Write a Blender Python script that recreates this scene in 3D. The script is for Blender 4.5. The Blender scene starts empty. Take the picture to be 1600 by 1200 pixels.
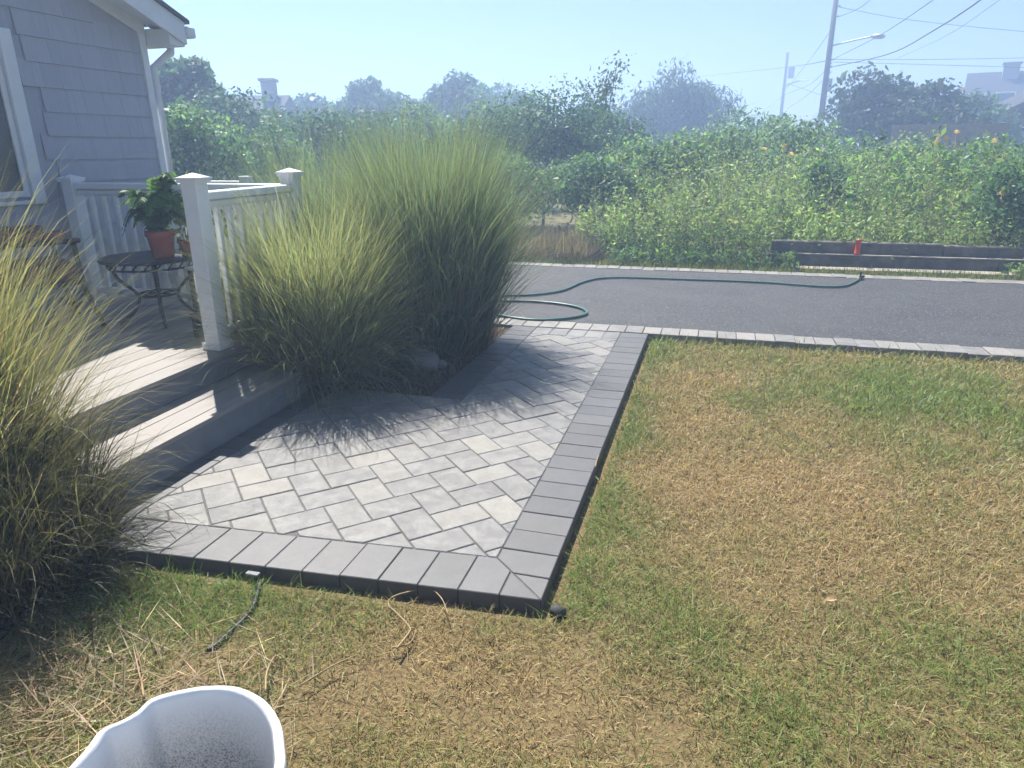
import bpy, bmesh, math, random
import numpy as np
from mathutils import Matrix, Vector
random.seed(7); rng = np.random.default_rng(7)
R = math.radians
scene = bpy.context.scene
C = scene.collection

# ---------------------------------------------------------------- camera
H = 1.5
FPX = 1080.7
PITCH, ROLL, YAW = R(18.81), R(-0.50), R(16.3)
_fw = Vector((0, math.cos(PITCH), -math.sin(PITCH))); _rt = Vector((1, 0, 0)); _up = _rt.cross(_fw)
_A = math.cos(ROLL)*_rt + math.sin(ROLL)*_up; _B = -math.sin(ROLL)*_rt + math.cos(ROLL)*_up
_M = Matrix.Rotation(YAW, 3, 'Z')
CA, CB, CF = _M @ _A, _M @ _B, _M @ _fw
cam = bpy.data.cameras.new('camera'); cam_o = bpy.data.objects.new('camera', cam); C.objects.link(cam_o)
cam.sensor_width = 36.0; cam.lens = 36.0*FPX/1600; cam.clip_start = 0.05; cam.clip_end = 2000
mw = Matrix.Identity(4)
for i in range(3):
    mw[i][0] = CA[i]; mw[i][1] = CB[i]; mw[i][2] = -CF[i]
mw[2][3] = H
cam_o.matrix_world = mw
scene.camera = cam_o
def ray(px, py): return CF*FPX + CA*(px-800) - CB*(py-600)
def place(px, py, D):
    d = ray(px, py); d = d*(D/math.hypot(d.x, d.y)); return Vector((d.x, d.y, d.z+H))
def gnd(px, py, z=0.0):
    d = ray(px, py); t = (z-H)/d.z; return Vector((d.x*t, d.y*t, z))

# ---------------------------------------------------------------- sky, sun, exposure
SUN_EL, SUN_AZ = R(56), R(-41)          # azimuth measured from +Y towards +X
world = bpy.data.worlds.new('World'); scene.world = world; world.use_nodes = True
nt = world.node_tree; nt.nodes.clear()
sky = nt.nodes.new('ShaderNodeTexSky'); sky.sky_type = 'NISHITA'; sky.sun_disc = False
sky.sun_elevation = SUN_EL; sky.sun_rotation = SUN_AZ; sky.air_density = 1.0; sky.dust_density = 0.1; sky.ozone_density = 3.0
bg = nt.nodes.new('ShaderNodeBackground'); bg.inputs['Strength'].default_value = 0.05
wo = nt.nodes.new('ShaderNodeOutputWorld')
nt.links.new(sky.outputs[0], bg.inputs[0]); nt.links.new(bg.outputs[0], wo.inputs[0])
sun = bpy.data.lights.new('sun', 'SUN'); sun.energy = 5.0; sun.angle = R(0.55); sun.color = (1.0, 0.955, 0.88)
sun_o = bpy.data.objects.new('sun', sun); C.objects.link(sun_o)
sdir = Vector((math.sin(SUN_AZ)*math.cos(SUN_EL), math.cos(SUN_AZ)*math.cos(SUN_EL), math.sin(SUN_EL)))
sun_o.rotation_euler = sdir.to_track_quat('Z', 'Y').to_euler()
sun_o.location = (0, 0, 30)
vs = scene.view_settings
vs.view_transform = 'Standard'; vs.look = 'None'; vs.exposure = 1.25; vs.gamma = 1.0; vs.use_curve_mapping = False
cy = scene.cycles
cy.max_bounces = 4; cy.diffuse_bounces = 3; cy.glossy_bounces = 2; cy.transmission_bounces = 3
cy.adaptive_threshold = 0.05
cy.volume_bounces = 1; cy.transparent_max_bounces = 8; cy.caustics_reflective = False; cy.caustics_refractive = False
cy.sample_clamp_indirect = 4.0

# ---------------------------------------------------------------- materials
def srgb(r, g, b):
    f = lambda c: c/12.92 if c <= 0.04045 else ((c+0.055)/1.055)**2.4
    return (f(r/255), f(g/255), f(b/255), 1)
class NT:
    def __init__(s, name):
        s.m = bpy.data.materials.new(name); s.m.use_nodes = True; s.t = s.m.node_tree; s.t.nodes.clear()
        s.out = s.n('ShaderNodeOutputMaterial')
    def n(s, typ, **kw):
        x = s.t.nodes.new(typ)
        for k, v in kw.items(): setattr(x, k, v)
        return x
    def l(s, a, b): s.t.links.new(a, b)
    def noise(s, scale, detail=4, rough=0.55, vec=None, dist=0.0):
        x = s.n('ShaderNodeTexNoise'); x.inputs['Scale'].default_value = scale; x.inputs['Detail'].default_value = detail
        x.inputs['Roughness'].default_value = rough; x.inputs['Distortion'].default_value = dist
        if vec is not None: s.l(vec, x.inputs['Vector'])
        return x.outputs[0]
    def pos(s): return s.n('ShaderNodeNewGeometry').outputs['Position']
    def objc(s): return s.n('ShaderNodeTexCoord').outputs['Object']
    def scale(s, vec, sc):
        x = s.n('ShaderNodeMapping'); x.inputs['Scale'].default_value = sc; s.l(vec, x.inputs['Vector']); return x.outputs[0]
    def rnd(s): return s.n('ShaderNodeObjectInfo').outputs['Random']
    def ramp(s, fac, stops, mode='LINEAR'):
        x = s.n('ShaderNodeValToRGB'); e = x.color_ramp.elements; x.color_ramp.interpolation = mode
        while len(e) < len(stops): e.new(0.5)
        for el, (p, c) in zip(e, stops):
            el.position = p; el.color = c if len(c) == 4 else (*c, 1)
        s.l(fac, x.inputs[0]); return x.outputs[0]
    def mix(s, fac, a, b, blend='MIX'):
        x = s.n('ShaderNodeMix', data_type='RGBA', blend_type=blend)
        for sock, v in ((x.inputs[0], fac), (x.inputs[6], a), (x.inputs[7], b)):
            if hasattr(v, 'is_linked') or hasattr(v, 'links'): s.l(v, sock)
            elif isinstance(v, (int, float)): sock.default_value = v
            else: sock.default_value = v if len(v) == 4 else (*v, 1)
        return x.outputs[2]
    def math(s, op, a, b=None):
        x = s.n('ShaderNodeMath', operation=op)
        for sock, v in ((x.inputs[0], a), (x.inputs[1], b)):
            if v is None: continue
            if isinstance(v, (int, float)): sock.default_value = v
            else: s.l(v, sock)
        return x.outputs[0]
    def bump(s, height, strength=0.3, dist=0.01, normal=None):
        x = s.n('ShaderNodeBump'); x.inputs['Strength'].default_value = strength; x.inputs['Distance'].default_value = dist
        s.l(height, x.inputs['Height'])
        if normal is not None: s.l(normal, x.inputs['Normal'])
        return x.outputs[0]
    def bsdf(s, col, rough=0.6, metal=0.0, spec=0.5, normal=None, final=True):
        p = s.n('ShaderNodeBsdfPrincipled')
        for sock, v in ((p.inputs['Base Color'], col), (p.inputs['Roughness'], rough)):
            if hasattr(v, 'links'): s.l(v, sock)
            elif isinstance(v, (int, float)): sock.default_value = v
            else: sock.default_value = v if len(v) == 4 else (*v, 1)
        p.inputs['Metallic'].default_value = metal; p.inputs['Specular IOR Level'].default_value = spec
        if normal is not None: s.l(normal, p.inputs['Normal'])
        if final: s.l(p.outputs[0], s.out.inputs[0])
        return p.outputs[0]
MAT = {}
def simple(name, col, rough=0.6, metal=0.0, spec=0.4, var=0.15, nscale=18, bump=0.08):
    t = NT(name); ps = t.pos(); n = t.noise(nscale, 5, 0.6, ps)
    dark = tuple(c*(1-var) for c in col[:3]); lite = tuple(min(1, c*(1+var)) for c in col[:3])
    c = t.ramp(n, [(0.3, dark), (0.7, lite)])
    nb = t.noise(nscale*8, 4, 0.6, ps)
    t.bsdf(c, rough, metal, spec, t.bump(nb, bump, 0.004)); MAT[name] = t.m; return t.m
def paver_mat(name, stops, blotch=0.45, slate_b=0.6):
    t = NT(name); ps = t.pos(); rn = t.rnd()
    base = t.ramp(rn, stops, 'LINEAR')
    # every paver takes its own cut of the blend
    off = t.n('ShaderNodeVectorMath', operation='SCALE'); cmb = t.n('ShaderNodeCombineXYZ')
    t.l(rn, cmb.inputs[0]); t.l(rn, cmb.inputs[2]); t.l(cmb.outputs[0], off.inputs[0]); off.inputs['Scale'].default_value = 40
    add = t.n('ShaderNodeVectorMath', operation='ADD'); t.l(ps, add.inputs[0]); t.l(off.outputs[0], add.inputs[1])
    v = add.outputs[0]
    big = t.noise(11, 5, 0.65, v, 0.6)
    base = t.mix(1.0, base, (1.03, 1.0, 0.965), 'MULTIPLY')
    c = t.mix(t.ramp(big, [(0.38, (0, 0, 0)), (0.66, (1, 1, 1))]), base, t.mix(blotch, base, (0.40, 0.385, 0.35)), 'MIX')
    fine = t.noise(260, 3, 0.7, v)
    c = t.mix(t.ramp(fine, [(0.3, (0, 0, 0)), (0.72, (1, 1, 1))]), t.mix(0.42, c, (0.05, 0.05, 0.055)), c)
    stain = t.noise(2.3, 4, 0.6, ps)
    c = t.mix(t.math('MULTIPLY', t.ramp(stain, [(0.45, (0, 0, 0)), (0.7, (1, 1, 1))]), 0.16), c, (0.12, 0.10, 0.075))
    slate = t.noise(48, 6, 0.66, t.scale(v, (1.0, 1.6, 1.0)), 1.6)
    b1 = t.bump(slate, slate_b, 0.006); b2 = t.bump(fine, 0.3, 0.0022, b1)
    t.bsdf(c, t.ramp(slate, [(0.3, (0.42,)*3), (0.7, (0.62,)*3)]), 0, 0.5, b2); MAT[name] = t.m
paver_mat('field_paver', [(0.0, (0.135, 0.137, 0.143)), (0.45, (0.162, 0.162, 0.166)), (0.75, (0.192, 0.19, 0.187)), (0.92, (0.215, 0.209, 0.195)), (1.0, (0.25, 0.241, 0.218))])
paver_mat('charcoal_paver', [(0.0, (0.082, 0.084, 0.09)), (0.6, (0.094, 0.096, 0.102)), (1.0, (0.112, 0.114, 0.12))], 0.06, 0.12)
paver_mat('kerb_paver', [(0.0, (0.17, 0.166, 0.16)), (0.5, (0.235, 0.228, 0.21)), (1.0, (0.31, 0.29, 0.255))])
simple('white_vinyl', (0.82, 0.83, 0.84), 0.35, var=0.03, nscale=5, bump=0.02)
simple('white_trim', (0.66, 0.68, 0.70), 0.5, var=0.05, nscale=9, bump=0.04)
simple('roof_shingle', (0.075, 0.078, 0.085), 0.9, var=0.3, nscale=22, bump=0.4)
simple('dark_iron', (0.022, 0.022, 0.024), 0.45, metal=0.4, var=0.3, nscale=40, bump=0.15)
simple('terracotta', (0.30, 0.085, 0.055), 0.7, var=0.2, nscale=22, bump=0.15)
simple('rust_cushion', (0.16, 0.065, 0.055), 0.9, var=0.35, nscale=60, bump=0.4)
simple('pale_wood', (0.45, 0.42, 0.37), 0.6, var=0.15, nscale=14)
simple('wicker', (0.10, 0.07, 0.045), 0.8, var=0.4, nscale=70, bump=0.6)
simple('weathered_timber', (0.15, 0.132, 0.105), 0.85, var=0.4, nscale=6, bump=0.4)
simple('pale_plank', (0.34, 0.30, 0.23), 0.8, var=0.25, nscale=6, bump=0.3)
simple('orange_plastic', (0.62, 0.075, 0.03), 0.45, var=0.1)
simple('hose_green', (0.055, 0.15, 0.125), 0.38, var=0.15, nscale=12, bump=0.05)
simple('brass', (0.20, 0.18, 0.13), 0.35, metal=0.8, var=0.3)
simple('black_plastic', (0.022, 0.022, 0.024), 0.5, var=0.3, nscale=30, bump=0.2)
simple('rock', (0.20, 0.195, 0.185), 0.85, var=0.35, nscale=9, bump=0.7)
simple('spike_cap', (0.05, 0.053, 0.05), 0.7, var=0.35, nscale=30, bump=0.5)
simple('pole_wood', (0.05, 0.043, 0.038), 0.85, var=0.25, nscale=8, bump=0.3)
simple('lamp_metal', (0.30, 0.31, 0.32), 0.45, metal=0.5, var=0.1)
simple('wire_black', (0.03, 0.03, 0.032), 0.6, var=0.1)
simple('bark', (0.07, 0.055, 0.042), 0.9, var=0.35, nscale=14, bump=0.6)
simple('far_wall', (0.28, 0.28, 0.28), 0.8, var=0.06, nscale=3)
simple('far_white', (0.75, 0.74, 0.72), 0.7, var=0.05, nscale=3)
simple('far_roof', (0.05, 0.05, 0.055), 0.9, var=0.2, nscale=6)
simple('dark_glass', (0.03, 0.035, 0.04), 0.08, var=0.1, nscale=2, bump=0.0)
simple('fence_wood', (0.19, 0.165, 0.135), 0.85, var=0.2, nscale=5)
simple('yellow_petal', (0.75, 0.48, 0.03), 0.6, var=0.15, nscale=30)
simple('dry_stem', (0.30, 0.215, 0.115), 0.8, var=0.3, nscale=20)
simple('dead_leaf', (0.33, 0.225, 0.125), 0.8, var=0.3, nscale=20)

def siding_mat():
    t = NT('siding'); ps = t.pos(); rn = t.rnd()
    base = t.ramp(rn, [(0, (0.36, 0.37, 0.44)), (1, (0.40, 0.41, 0.475))])
    g = t.noise(60, 4, 0.6, t.scale(ps, (1, 1, 0.06)))
    c = t.mix(t.ramp(g, [(0.35, (0, 0, 0)), (0.65, (1, 1, 1))]), t.mix(0.12, base, (0.1, 0.1, 0.11)), base)
    t.bsdf(c, 0.6, 0, 0.35, t.bump(g, 0.2, 0.003)); MAT['siding'] = t.m
siding_mat()
def decking_mat():
    t = NT('decking'); ps = t.pos(); rn = t.rnd()
    base = t.ramp(rn, [(0, (0.235, 0.214, 0.198)), (1, (0.27, 0.247, 0.228))])
    g = t.noise(55, 5, 0.6, t.scale(ps, (1, 0.05, 1)))
    d = t.noise(2.2, 4, 0.6, ps)
    c = t.mix(t.ramp(g, [(0.35, (0, 0, 0)), (0.65, (1, 1, 1))]), t.mix(0.2, base, (0.2, 0.17, 0.15)), base)
    c = t.mix(t.math('MULTIPLY', t.ramp(d, [(0.4, (0, 0, 0)), (0.75, (1, 1, 1))]), 0.3), c, (0.22, 0.20, 0.18))
    t.bsdf(c, 0.55, 0, 0.4, t.bump(g, 0.25, 0.002)); MAT['decking'] = t.m
decking_mat()
simple('riser_grey', (0.17, 0.175, 0.185), 0.6, var=0.12, nscale=10)
def asphalt_mat():
    t = NT('asphalt'); ps = t.pos()
    vo = t.n('ShaderNodeTexVoronoi'); vo.inputs['Scale'].default_value = 120; t.l(ps, vo.inputs['Vector'])
    sp = t.n('ShaderNodeSeparateColor'); t.l(vo.outputs['Color'], sp.inputs[0])
    c = t.ramp(sp.outputs[0], [(0.0, (0.024, 0.024, 0.027)), (0.7, (0.042, 0.042, 0.046)), (0.93, (0.085, 0.085, 0.087)), (1.0, (0.26, 0.255, 0.245))])
    d = t.noise(1.3, 6, 0.7, t.scale(ps, (.6, 1.6, 1)), 0.6)
    c = t.mix(t.math('MULTIPLY', t.ramp(d, [(0.35, (0, 0, 0)), (0.7, (1, 1, 1))]), 0.55), c, (0.085, 0.083, 0.08))
    n = t.noise(120, 4, 0.7, ps)
    b = t.bump(vo.outputs['Distance'], 0.6, 0.004); b = t.bump(n, 0.35, 0.004, b)
    t.bsdf(c, 0.66, 0, 0.3, b); MAT['asphalt'] = t.m
asphalt_mat()
def soil_mat(name, a, b, c3, sc=1.0):
    t = NT(name); ps = t.pos()
    n1 = t.noise(3*sc, 6, 0.65, ps); n2 = t.noise(70*sc, 5, 0.7, ps)
    c = t.ramp(n1, [(0.3, a), (0.7, b)])
    c = t.mix(t.ramp(n2, [(0.4, (0, 0, 0)), (0.7, (1, 1, 1))]), c, c3)
    t.bsdf(c, 0.95, 0, 0.1, t.bump(n2, 0.8, 0.02)); MAT[name] = t.m
soil_mat('lawn_soil', (0.10, 0.07, 0.038), (0.17, 0.125, 0.06), (0.30, 0.225, 0.11))
soil_mat('bed_soil', (0.045, 0.034, 0.026), (0.075, 0.056, 0.042), (0.12, 0.10, 0.08))
soil_mat('ground_dirt', (0.15, 0.14, 0.07), (0.20, 0.18, 0.09), (0.26, 0.22, 0.13), 0.3)
soil_mat('joint_sand', (0.13, 0.127, 0.122), (0.17, 0.165, 0.157), (0.22, 0.21, 0.2))
def leaf_mat(name, trans=0.42, rough=0.45, spec=0.4, tint=(1.15, 1.12, 0.75)):
    t = NT(name); a = t.n('ShaderNodeAttribute', attribute_name='Col'); col = a.outputs['Color']
    p = t.bsdf(col, rough, 0, spec, None, False)
    tr = t.n('ShaderNodeBsdfTranslucent'); t.l(t.mix(1.0, col, (*tint, 1), 'MULTIPLY'), tr.inputs[0])
    ms = t.n('ShaderNodeMixShader'); ms.inputs[0].default_value = trans
    t.l(p, ms.inputs[1]); t.l(tr.outputs[0], ms.inputs[2]); t.l(ms.outputs[0], t.out.inputs[0]); MAT[name] = t.m
leaf_mat('grass_blade', 0.42, 0.5, 0.3)
leaf_mat('reed_blade', 0.5, 0.5, 0.3, (1.1, 1.1, 0.8))
leaf_mat('leaf', 0.48, 0.5, 0.3, (1.12, 1.2, 0.72))
def pot_mat():
    t = NT('white_glaze'); ps = t.pos(); n = t.noise(210, 4, 0.7, ps); big = t.noise(5, 4, 0.6, ps)
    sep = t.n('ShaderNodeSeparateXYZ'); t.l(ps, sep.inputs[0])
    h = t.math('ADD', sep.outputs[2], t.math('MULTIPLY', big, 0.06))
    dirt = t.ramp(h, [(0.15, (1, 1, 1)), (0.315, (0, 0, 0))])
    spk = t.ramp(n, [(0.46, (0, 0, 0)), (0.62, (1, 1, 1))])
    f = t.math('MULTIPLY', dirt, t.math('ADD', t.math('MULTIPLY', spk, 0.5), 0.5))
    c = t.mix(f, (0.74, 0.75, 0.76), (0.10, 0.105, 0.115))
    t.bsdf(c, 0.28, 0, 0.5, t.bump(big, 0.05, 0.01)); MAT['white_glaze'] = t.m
pot_mat()
def glass_mat():
    t = NT('window_glass'); p = t.bsdf((0.05, 0.06, 0.065), 0.04, 0, 0.6, None, False)
    tr = t.n('ShaderNodeBsdfTransparent'); ms = t.n('ShaderNodeMixShader'); ms.inputs[0].default_value = 0.35
    t.l(p, ms.inputs[2]); t.l(tr.outputs[0], ms.inputs[1]); t.l(ms.outputs[0], t.out.inputs[0]); MAT['window_glass'] = t.m
glass_mat()

# ---------------------------------------------------------------- helpers
def tag(o, label=None, cat=None, group=None, kind=None):
    if label: o['label'] = label
    if cat: o['category'] = cat
    if group: o['group'] = group
    if kind: o['kind'] = kind
    return o
def link(name, me, mat=None, parent=None, loc=None):
    o = bpy.data.objects.new(name, me); C.objects.link(o)
    if mat and not me.materials: me.materials.append(MAT[mat])
    if parent: o.parent = parent
    if loc is not None: o.location = loc
    return o
def empty(name, loc=(0, 0, 0), rz=0.0):
    o = bpy.data.objects.new(name, None); C.objects.link(o); o.location = loc; o.rotation_euler.z = rz
    o.empty_display_size = 0.1; return o
def np_mesh(name, V, F, col=None, smooth=False):
    V = np.asarray(V, np.float32); F = np.asarray(F, np.int32); k = F.shape[1]
    me = bpy.data.meshes.new(name)
    me.vertices.add(len(V)); me.vertices.foreach_set('co', V.ravel())
    me.loops.add(F.size); me.loops.foreach_set('vertex_index', F.ravel())
    me.polygons.add(len(F)); me.polygons.foreach_set('loop_start', np.arange(0, F.size, k, dtype=np.int32))
    if smooth: me.polygons.foreach_set('use_smooth', np.ones(len(F), bool))
    if col is not None:
        a = me.color_attributes.new('Col', 'FLOAT_COLOR', 'POINT')
        c4 = np.ones((len(V), 4), np.float32); c4[:, :3] = col; a.data.foreach_set('color', c4.ravel())
    me.update(calc_edges=True); return me
def py_mesh(name, V, F, smooth=False):
    me = bpy.data.meshes.new(name); me.from_pydata([tuple(v) for v in V], [], F); me.update()
    if smooth:
        for p in me.polygons: p.use_smooth = True
    return me
def box_mesh(name, sx, sy, sz, bev=0.0, segs=1):
    bm = bmesh.new(); bmesh.ops.create_cube(bm, size=1.0); bmesh.ops.scale(bm, vec=(sx, sy, sz), verts=bm.verts)
    if bev: bmesh.ops.bevel(bm, geom=bm.edges[:], offset=bev, segments=segs, affect='EDGES', profile=0.5)
    me = bpy.data.meshes.new(name); bm.to_mesh(me); bm.free(); return me
def box(name, lo, hi, mat, parent=None, bev=0.004, segs=1):
    lo = Vector(lo); hi = Vector(hi); s = hi-lo
    return link(name, box_mesh(name, s.x, s.y, s.z, bev, segs), mat, parent, (lo+hi)/2)
def bm_box(bm, lo, hi, rot=None):
    lo = Vector(lo); hi = Vector(hi); r = bmesh.ops.create_cube(bm, size=1.0)
    bmesh.ops.scale(bm, vec=hi-lo, verts=r['verts']); 
    if rot: bmesh.ops.rotate(bm, matrix=rot, cent=(0, 0, 0), verts=r['verts'])
    bmesh.ops.translate(bm, vec=(lo+hi)/2, verts=r['verts']); return r['verts']
def tube_data(pts, rad, n=8, cap=True):
    pts = [Vector(p) for p in pts]; V = []; F = []
    if isinstance(rad, (int, float)): rad = [rad]*len(pts)
    prev = None
    for i, p in enumerate(pts):
        t = (pts[min(i+1, len(pts)-1)]-pts[max(i-1, 0)]).normalized()
        a = Vector((0, 0, 1)) if abs(t.z) < 0.95 else Vector((1, 0, 0))
        if prev is None: u = t.cross(a).normalized()
        else: u = (prev-t*prev.dot(t)).normalized()
        prev = u; w = t.cross(u)
        for k in range(n):
            an = 2*math.pi*k/n; V.append(p+(u*math.cos(an)+w*math.sin(an))*rad[i])
    for i in range(len(pts)-1):
        for k in range(n):
            F.append((i*n+k, i*n+(k+1) % n, (i+1)*n+(k+1) % n, (i+1)*n+k))
    if cap: F.append(tuple(range(n-1, -1, -1))); F.append(tuple(range((len(pts)-1)*n, len(pts)*n)))
    return V, F
def tube(name, pts, rad, mat, parent=None, n=8):
    V, F = tube_data(pts, rad, n); return link(name, py_mesh(name, V, F, True), mat, parent)
def multi_tube(name, items, mat, parent=None, n=6):
    V = []; F = []
    for pts, rad in items:
        v, f = tube_data(pts, rad, n); o = len(V); V += v; F += [tuple(i+o for i in q) for q in f]
    return link(name, py_mesh(name, V, F, True), mat, parent)
def lathe(name, prof, mat, parent=None, loc=(0, 0, 0), n=28):
    V = []; F = []
    for r, z in prof:
        for k in range(n): a = 2*math.pi*k/n; V.append((r*math.cos(a), r*math.sin(a), z))
    for i in range(len(prof)-1):
        for k in range(n): F.append((i*n+k, i*n+(k+1) % n, (i+1)*n+(k+1) % n, (i+1)*n+k))
    return link(name, py_mesh(name, V, F, True), mat, parent, loc)
def spline(pts, sub=8):
    P = [Vector(p) for p in pts]; out = []
    for i in range(len(P)-1):
        p0, p1, p2, p3 = P[max(i-1, 0)], P[i], P[i+1], P[min(i+2, len(P)-1)]
        for k in range(sub):
            t = k/sub
            out.append(0.5*((2*p1)+(-p0+p2)*t+(2*p0-5*p1+4*p2-p3)*t*t+(-p0+3*p1-3*p2+p3)*t**3))
    out.append(P[-1]); return out
def smooth_noise(x, y, seed, sc):
    r = np.random.default_rng(seed); out = np.zeros_like(x)
    for k in range(6):
        a = r.uniform(0, 6.28); f = sc*r.uniform(0.6, 1.7); p = r.uniform(0, 6.28, 2)
        out += np.sin((x*np.cos(a)+y*np.sin(a))*f+p[0])*np.cos((-x*np.sin(a)+y*np.cos(a))*f*0.8+p[1])
    return out/6

# ---------------------------------------------------------------- ground
LZ = -0.059
def sheet(name, x0, x1, y0, y1, z, mat, nx=1, ny=1, amp=0.0, sc=1.5):
    xs = np.linspace(x0, x1, nx+1); ys = np.linspace(y0, y1, ny+1); X, Y = np.meshgrid(xs, ys)
    Z = np.full_like(X, z)+amp*smooth_noise(X, Y, 5, sc)
    V = np.stack([X, Y, Z], -1).reshape(-1, 3); i = np.arange((nx+1)*(ny+1)).reshape(ny+1, nx+1)
    F = np.stack([i[:-1, :-1], i[:-1, 1:], i[1:, 1:], i[1:, :-1]], -1).reshape(-1, 4)
    return tag(link(name, np_mesh(name, V, F, None, True), mat), kind='structure')
sheet('ground', -170, 170, -20, 170, -0.12, 'ground_dirt')
lawn_soil = sheet('lawn_soil', -6.0, 9.0, -2.0, 5.79, LZ, 'lawn_soil', 150, 90, 0.006)
sheet('driveway', -14, 14, 5.9, 9.18, -0.004, 'asphalt')
sheet('planting_bed', -6.0, -1.69, 3.87, 5.79, -0.03, 'bed_soil', 60, 40, 0.015, 4)
sheet('verge', -14, 14, 9.2, 12.0, -0.03, 'lawn_soil', 60, 20, 0.01, 3)

# ---------------------------------------------------------------- paved walkway
def clip(poly, nx, ny, d):              # keep nx*x+ny*y <= d
    out = []
    for i in range(len(poly)):
        a = poly[i]; b = poly[(i+1) % len(poly)]
        da = nx*a[0]+ny*a[1]-d; db = nx*b[0]+ny*b[1]-d
        if da <= 0: out.append(a)
        if da*db < 0:
            t = da/(da-db); out.append((a[0]+(b[0]-a[0])*t, a[1]+(b[1]-a[1])*t))
    return out
def area(p): return 0.5*sum(p[i][0]*p[(i+1) % len(p)][1]-p[(i+1) % len(p)][0]*p[i][1] for i in range(len(p)))
def inset(p, m):
    q = list(p); n = len(p)
    for i in range(n):
        a = p[i]; b = p[(i+1) % n]; ex, ey = b[0]-a[0], b[1]-a[1]; l = math.hypot(ex, ey)
        if l < 1e-6: continue
        ox, oy = ey/l, -ex/l           # outward for counter-clockwise
        q = clip(q, ox, oy, ox*a[0]+oy*a[1]-m)
        if len(q) < 3: return []
    out = []
    for v in q:
        if not out or math.hypot(v[0]-out[-1][0], v[1]-out[-1][1]) > 1e-4: out.append(v)
    return out
def slab(name, poly, mat, parent, zt=0.0, th=0.06, gap=0.0021, bev=0.0035):
    if area(poly) < 0: poly = poly[::-1]
    q = inset(poly, gap)
    if len(q) < 3 or area(q) < 0.0012: return None
    cx = sum(v[0] for v in q)/len(q); cy_ = sum(v[1] for v in q)/len(q)
    top = inset(q, bev)
    # jitter of the laid surface
    dz = random.gauss(0, 0.0009); tx, ty = random.gauss(0, 0.003), random.gauss(0, 0.003)
    def zz(v, z): return (v[0]-cx, v[1]-cy_, z+dz+tx*(v[0]-cx)+ty*(v[1]-cy_))
    n = len(q)
    if len(top) != n: top = [(cx+(v[0]-cx)*0.93, cy_+(v[1]-cy_)*0.93) for v in q]
    V = [zz(v, 0) for v in top]+[zz(v, -bev) for v in q]+[zz(v, -th) for v in q]
    F = [tuple(range(n))]
    for r in (0, 1):
        for i in range(n): F.append((r*n+i, (r+1)*n+i, (r+1)*n+(i+1) % n, r*n+(i+1) % n))
    return link(name, py_mesh(name, V, F), mat, parent, (cx, cy_, zt))
XR, XRI, XL, XLI, XS, XSI = -0.483, -0.712, -1.68, -1.455, -2.47, -2.335
YT, YTI, YN, YNI = 5.785, 5.56, 3.86, 3.63
SL = 0.0759
fo = lambda x: 1.996+SL*(x-XR)
fi = lambda x: fo(x)+0.229
walk = empty('walkway', (0, 0, 0)); tag(walk, kind='structure')
def poly_sheet(name, poly, z, mat, parent=None):
    return link(name, py_mesh(name, [(x, y, z) for x, y in poly], [tuple(range(len(poly)))]), mat, parent)
poly_sheet('joint_sand', [(XS, fo(XS)+.01), (XR-.01, fo(XR)+.01), (XR-.01, YT), (XL+.01, YT), (XL+.01, YN-.01), (XS, YN-.01)], -0.0045, 'joint_sand', walk)
PL, PW = 0.2286, 0.1524
# right border, mitred at the front corner
dgx, dgy = XRI-XR, fi(XRI)-fo(XR)
def mit_r(p): return clip(p, dgy, -dgx, dgy*XR-dgx*fo(XR))       # side of the mitre towards +X/+Y
def mit_f(p): return clip(p, -dgy, dgx, -(dgy*XR-dgx*fo(XR)))
# choose orientation by testing a point
if not (dgy*XR-dgx*4.0 <= dgy*XR-dgx*fo(XR)): mit_r, mit_f = mit_f, mit_r
y = YT
while y > 1.9:
    y0 = y-PW
    p = clip([(XRI, y0), (XR, y0), (XR, y), (XRI, y)], SL, -1, SL*XR-1.996)
    if len(p) > 2: p = mit_r(p)
    if len(p) > 2: slab('border_paver', p, 'charcoal_paver', walk, th=0.075, gap=0.0018, bev=0.003)
    y = y0
x = XR
while x > XS-0.05:
    x0 = max(x-PW, XS)
    p = [(x0, fo(x0)), (x, fo(x)), (x, fi(x)), (x0, fi(x0))]
    p = mit_f(p)
    if len(p) > 2 and x-x0 > .02: slab('border_paver', p, 'charcoal_paver', walk, th=0.075, gap=0.0018, bev=0.003)
    x -= PW
y = fi(XS)+0.02
p = [(XS, fi(XS)), (XSI, fi(XSI)), (XSI, fi(XS)+.14), (XS, fi(XS)+.14)]
y = fi(XS)+.14; slab('border_paver', p, 'charcoal_paver', walk)
while y < YN-.02:
    slab('border_paver', [(XS, y), (XSI, y), (XSI, min(y+PW, YN)), (XS, min(y+PW, YN))], 'charcoal_paver', walk); y += PW
y = YT
while y > YN+0.02:
    slab('border_paver', [(XL, max(y-PW, YN)), (XLI, max(y-PW, YN)), (XLI, y), (XL, y)], 'charcoal_paver', walk); y -= PW
x = XLI
while x < XRI-0.02:
    slab('border_paver', [(x, YTI), (min(x+PW, XRI), YTI), (min(x+PW, XRI), YT), (x, YT)], 'field_paver', walk); x += PW
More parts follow.
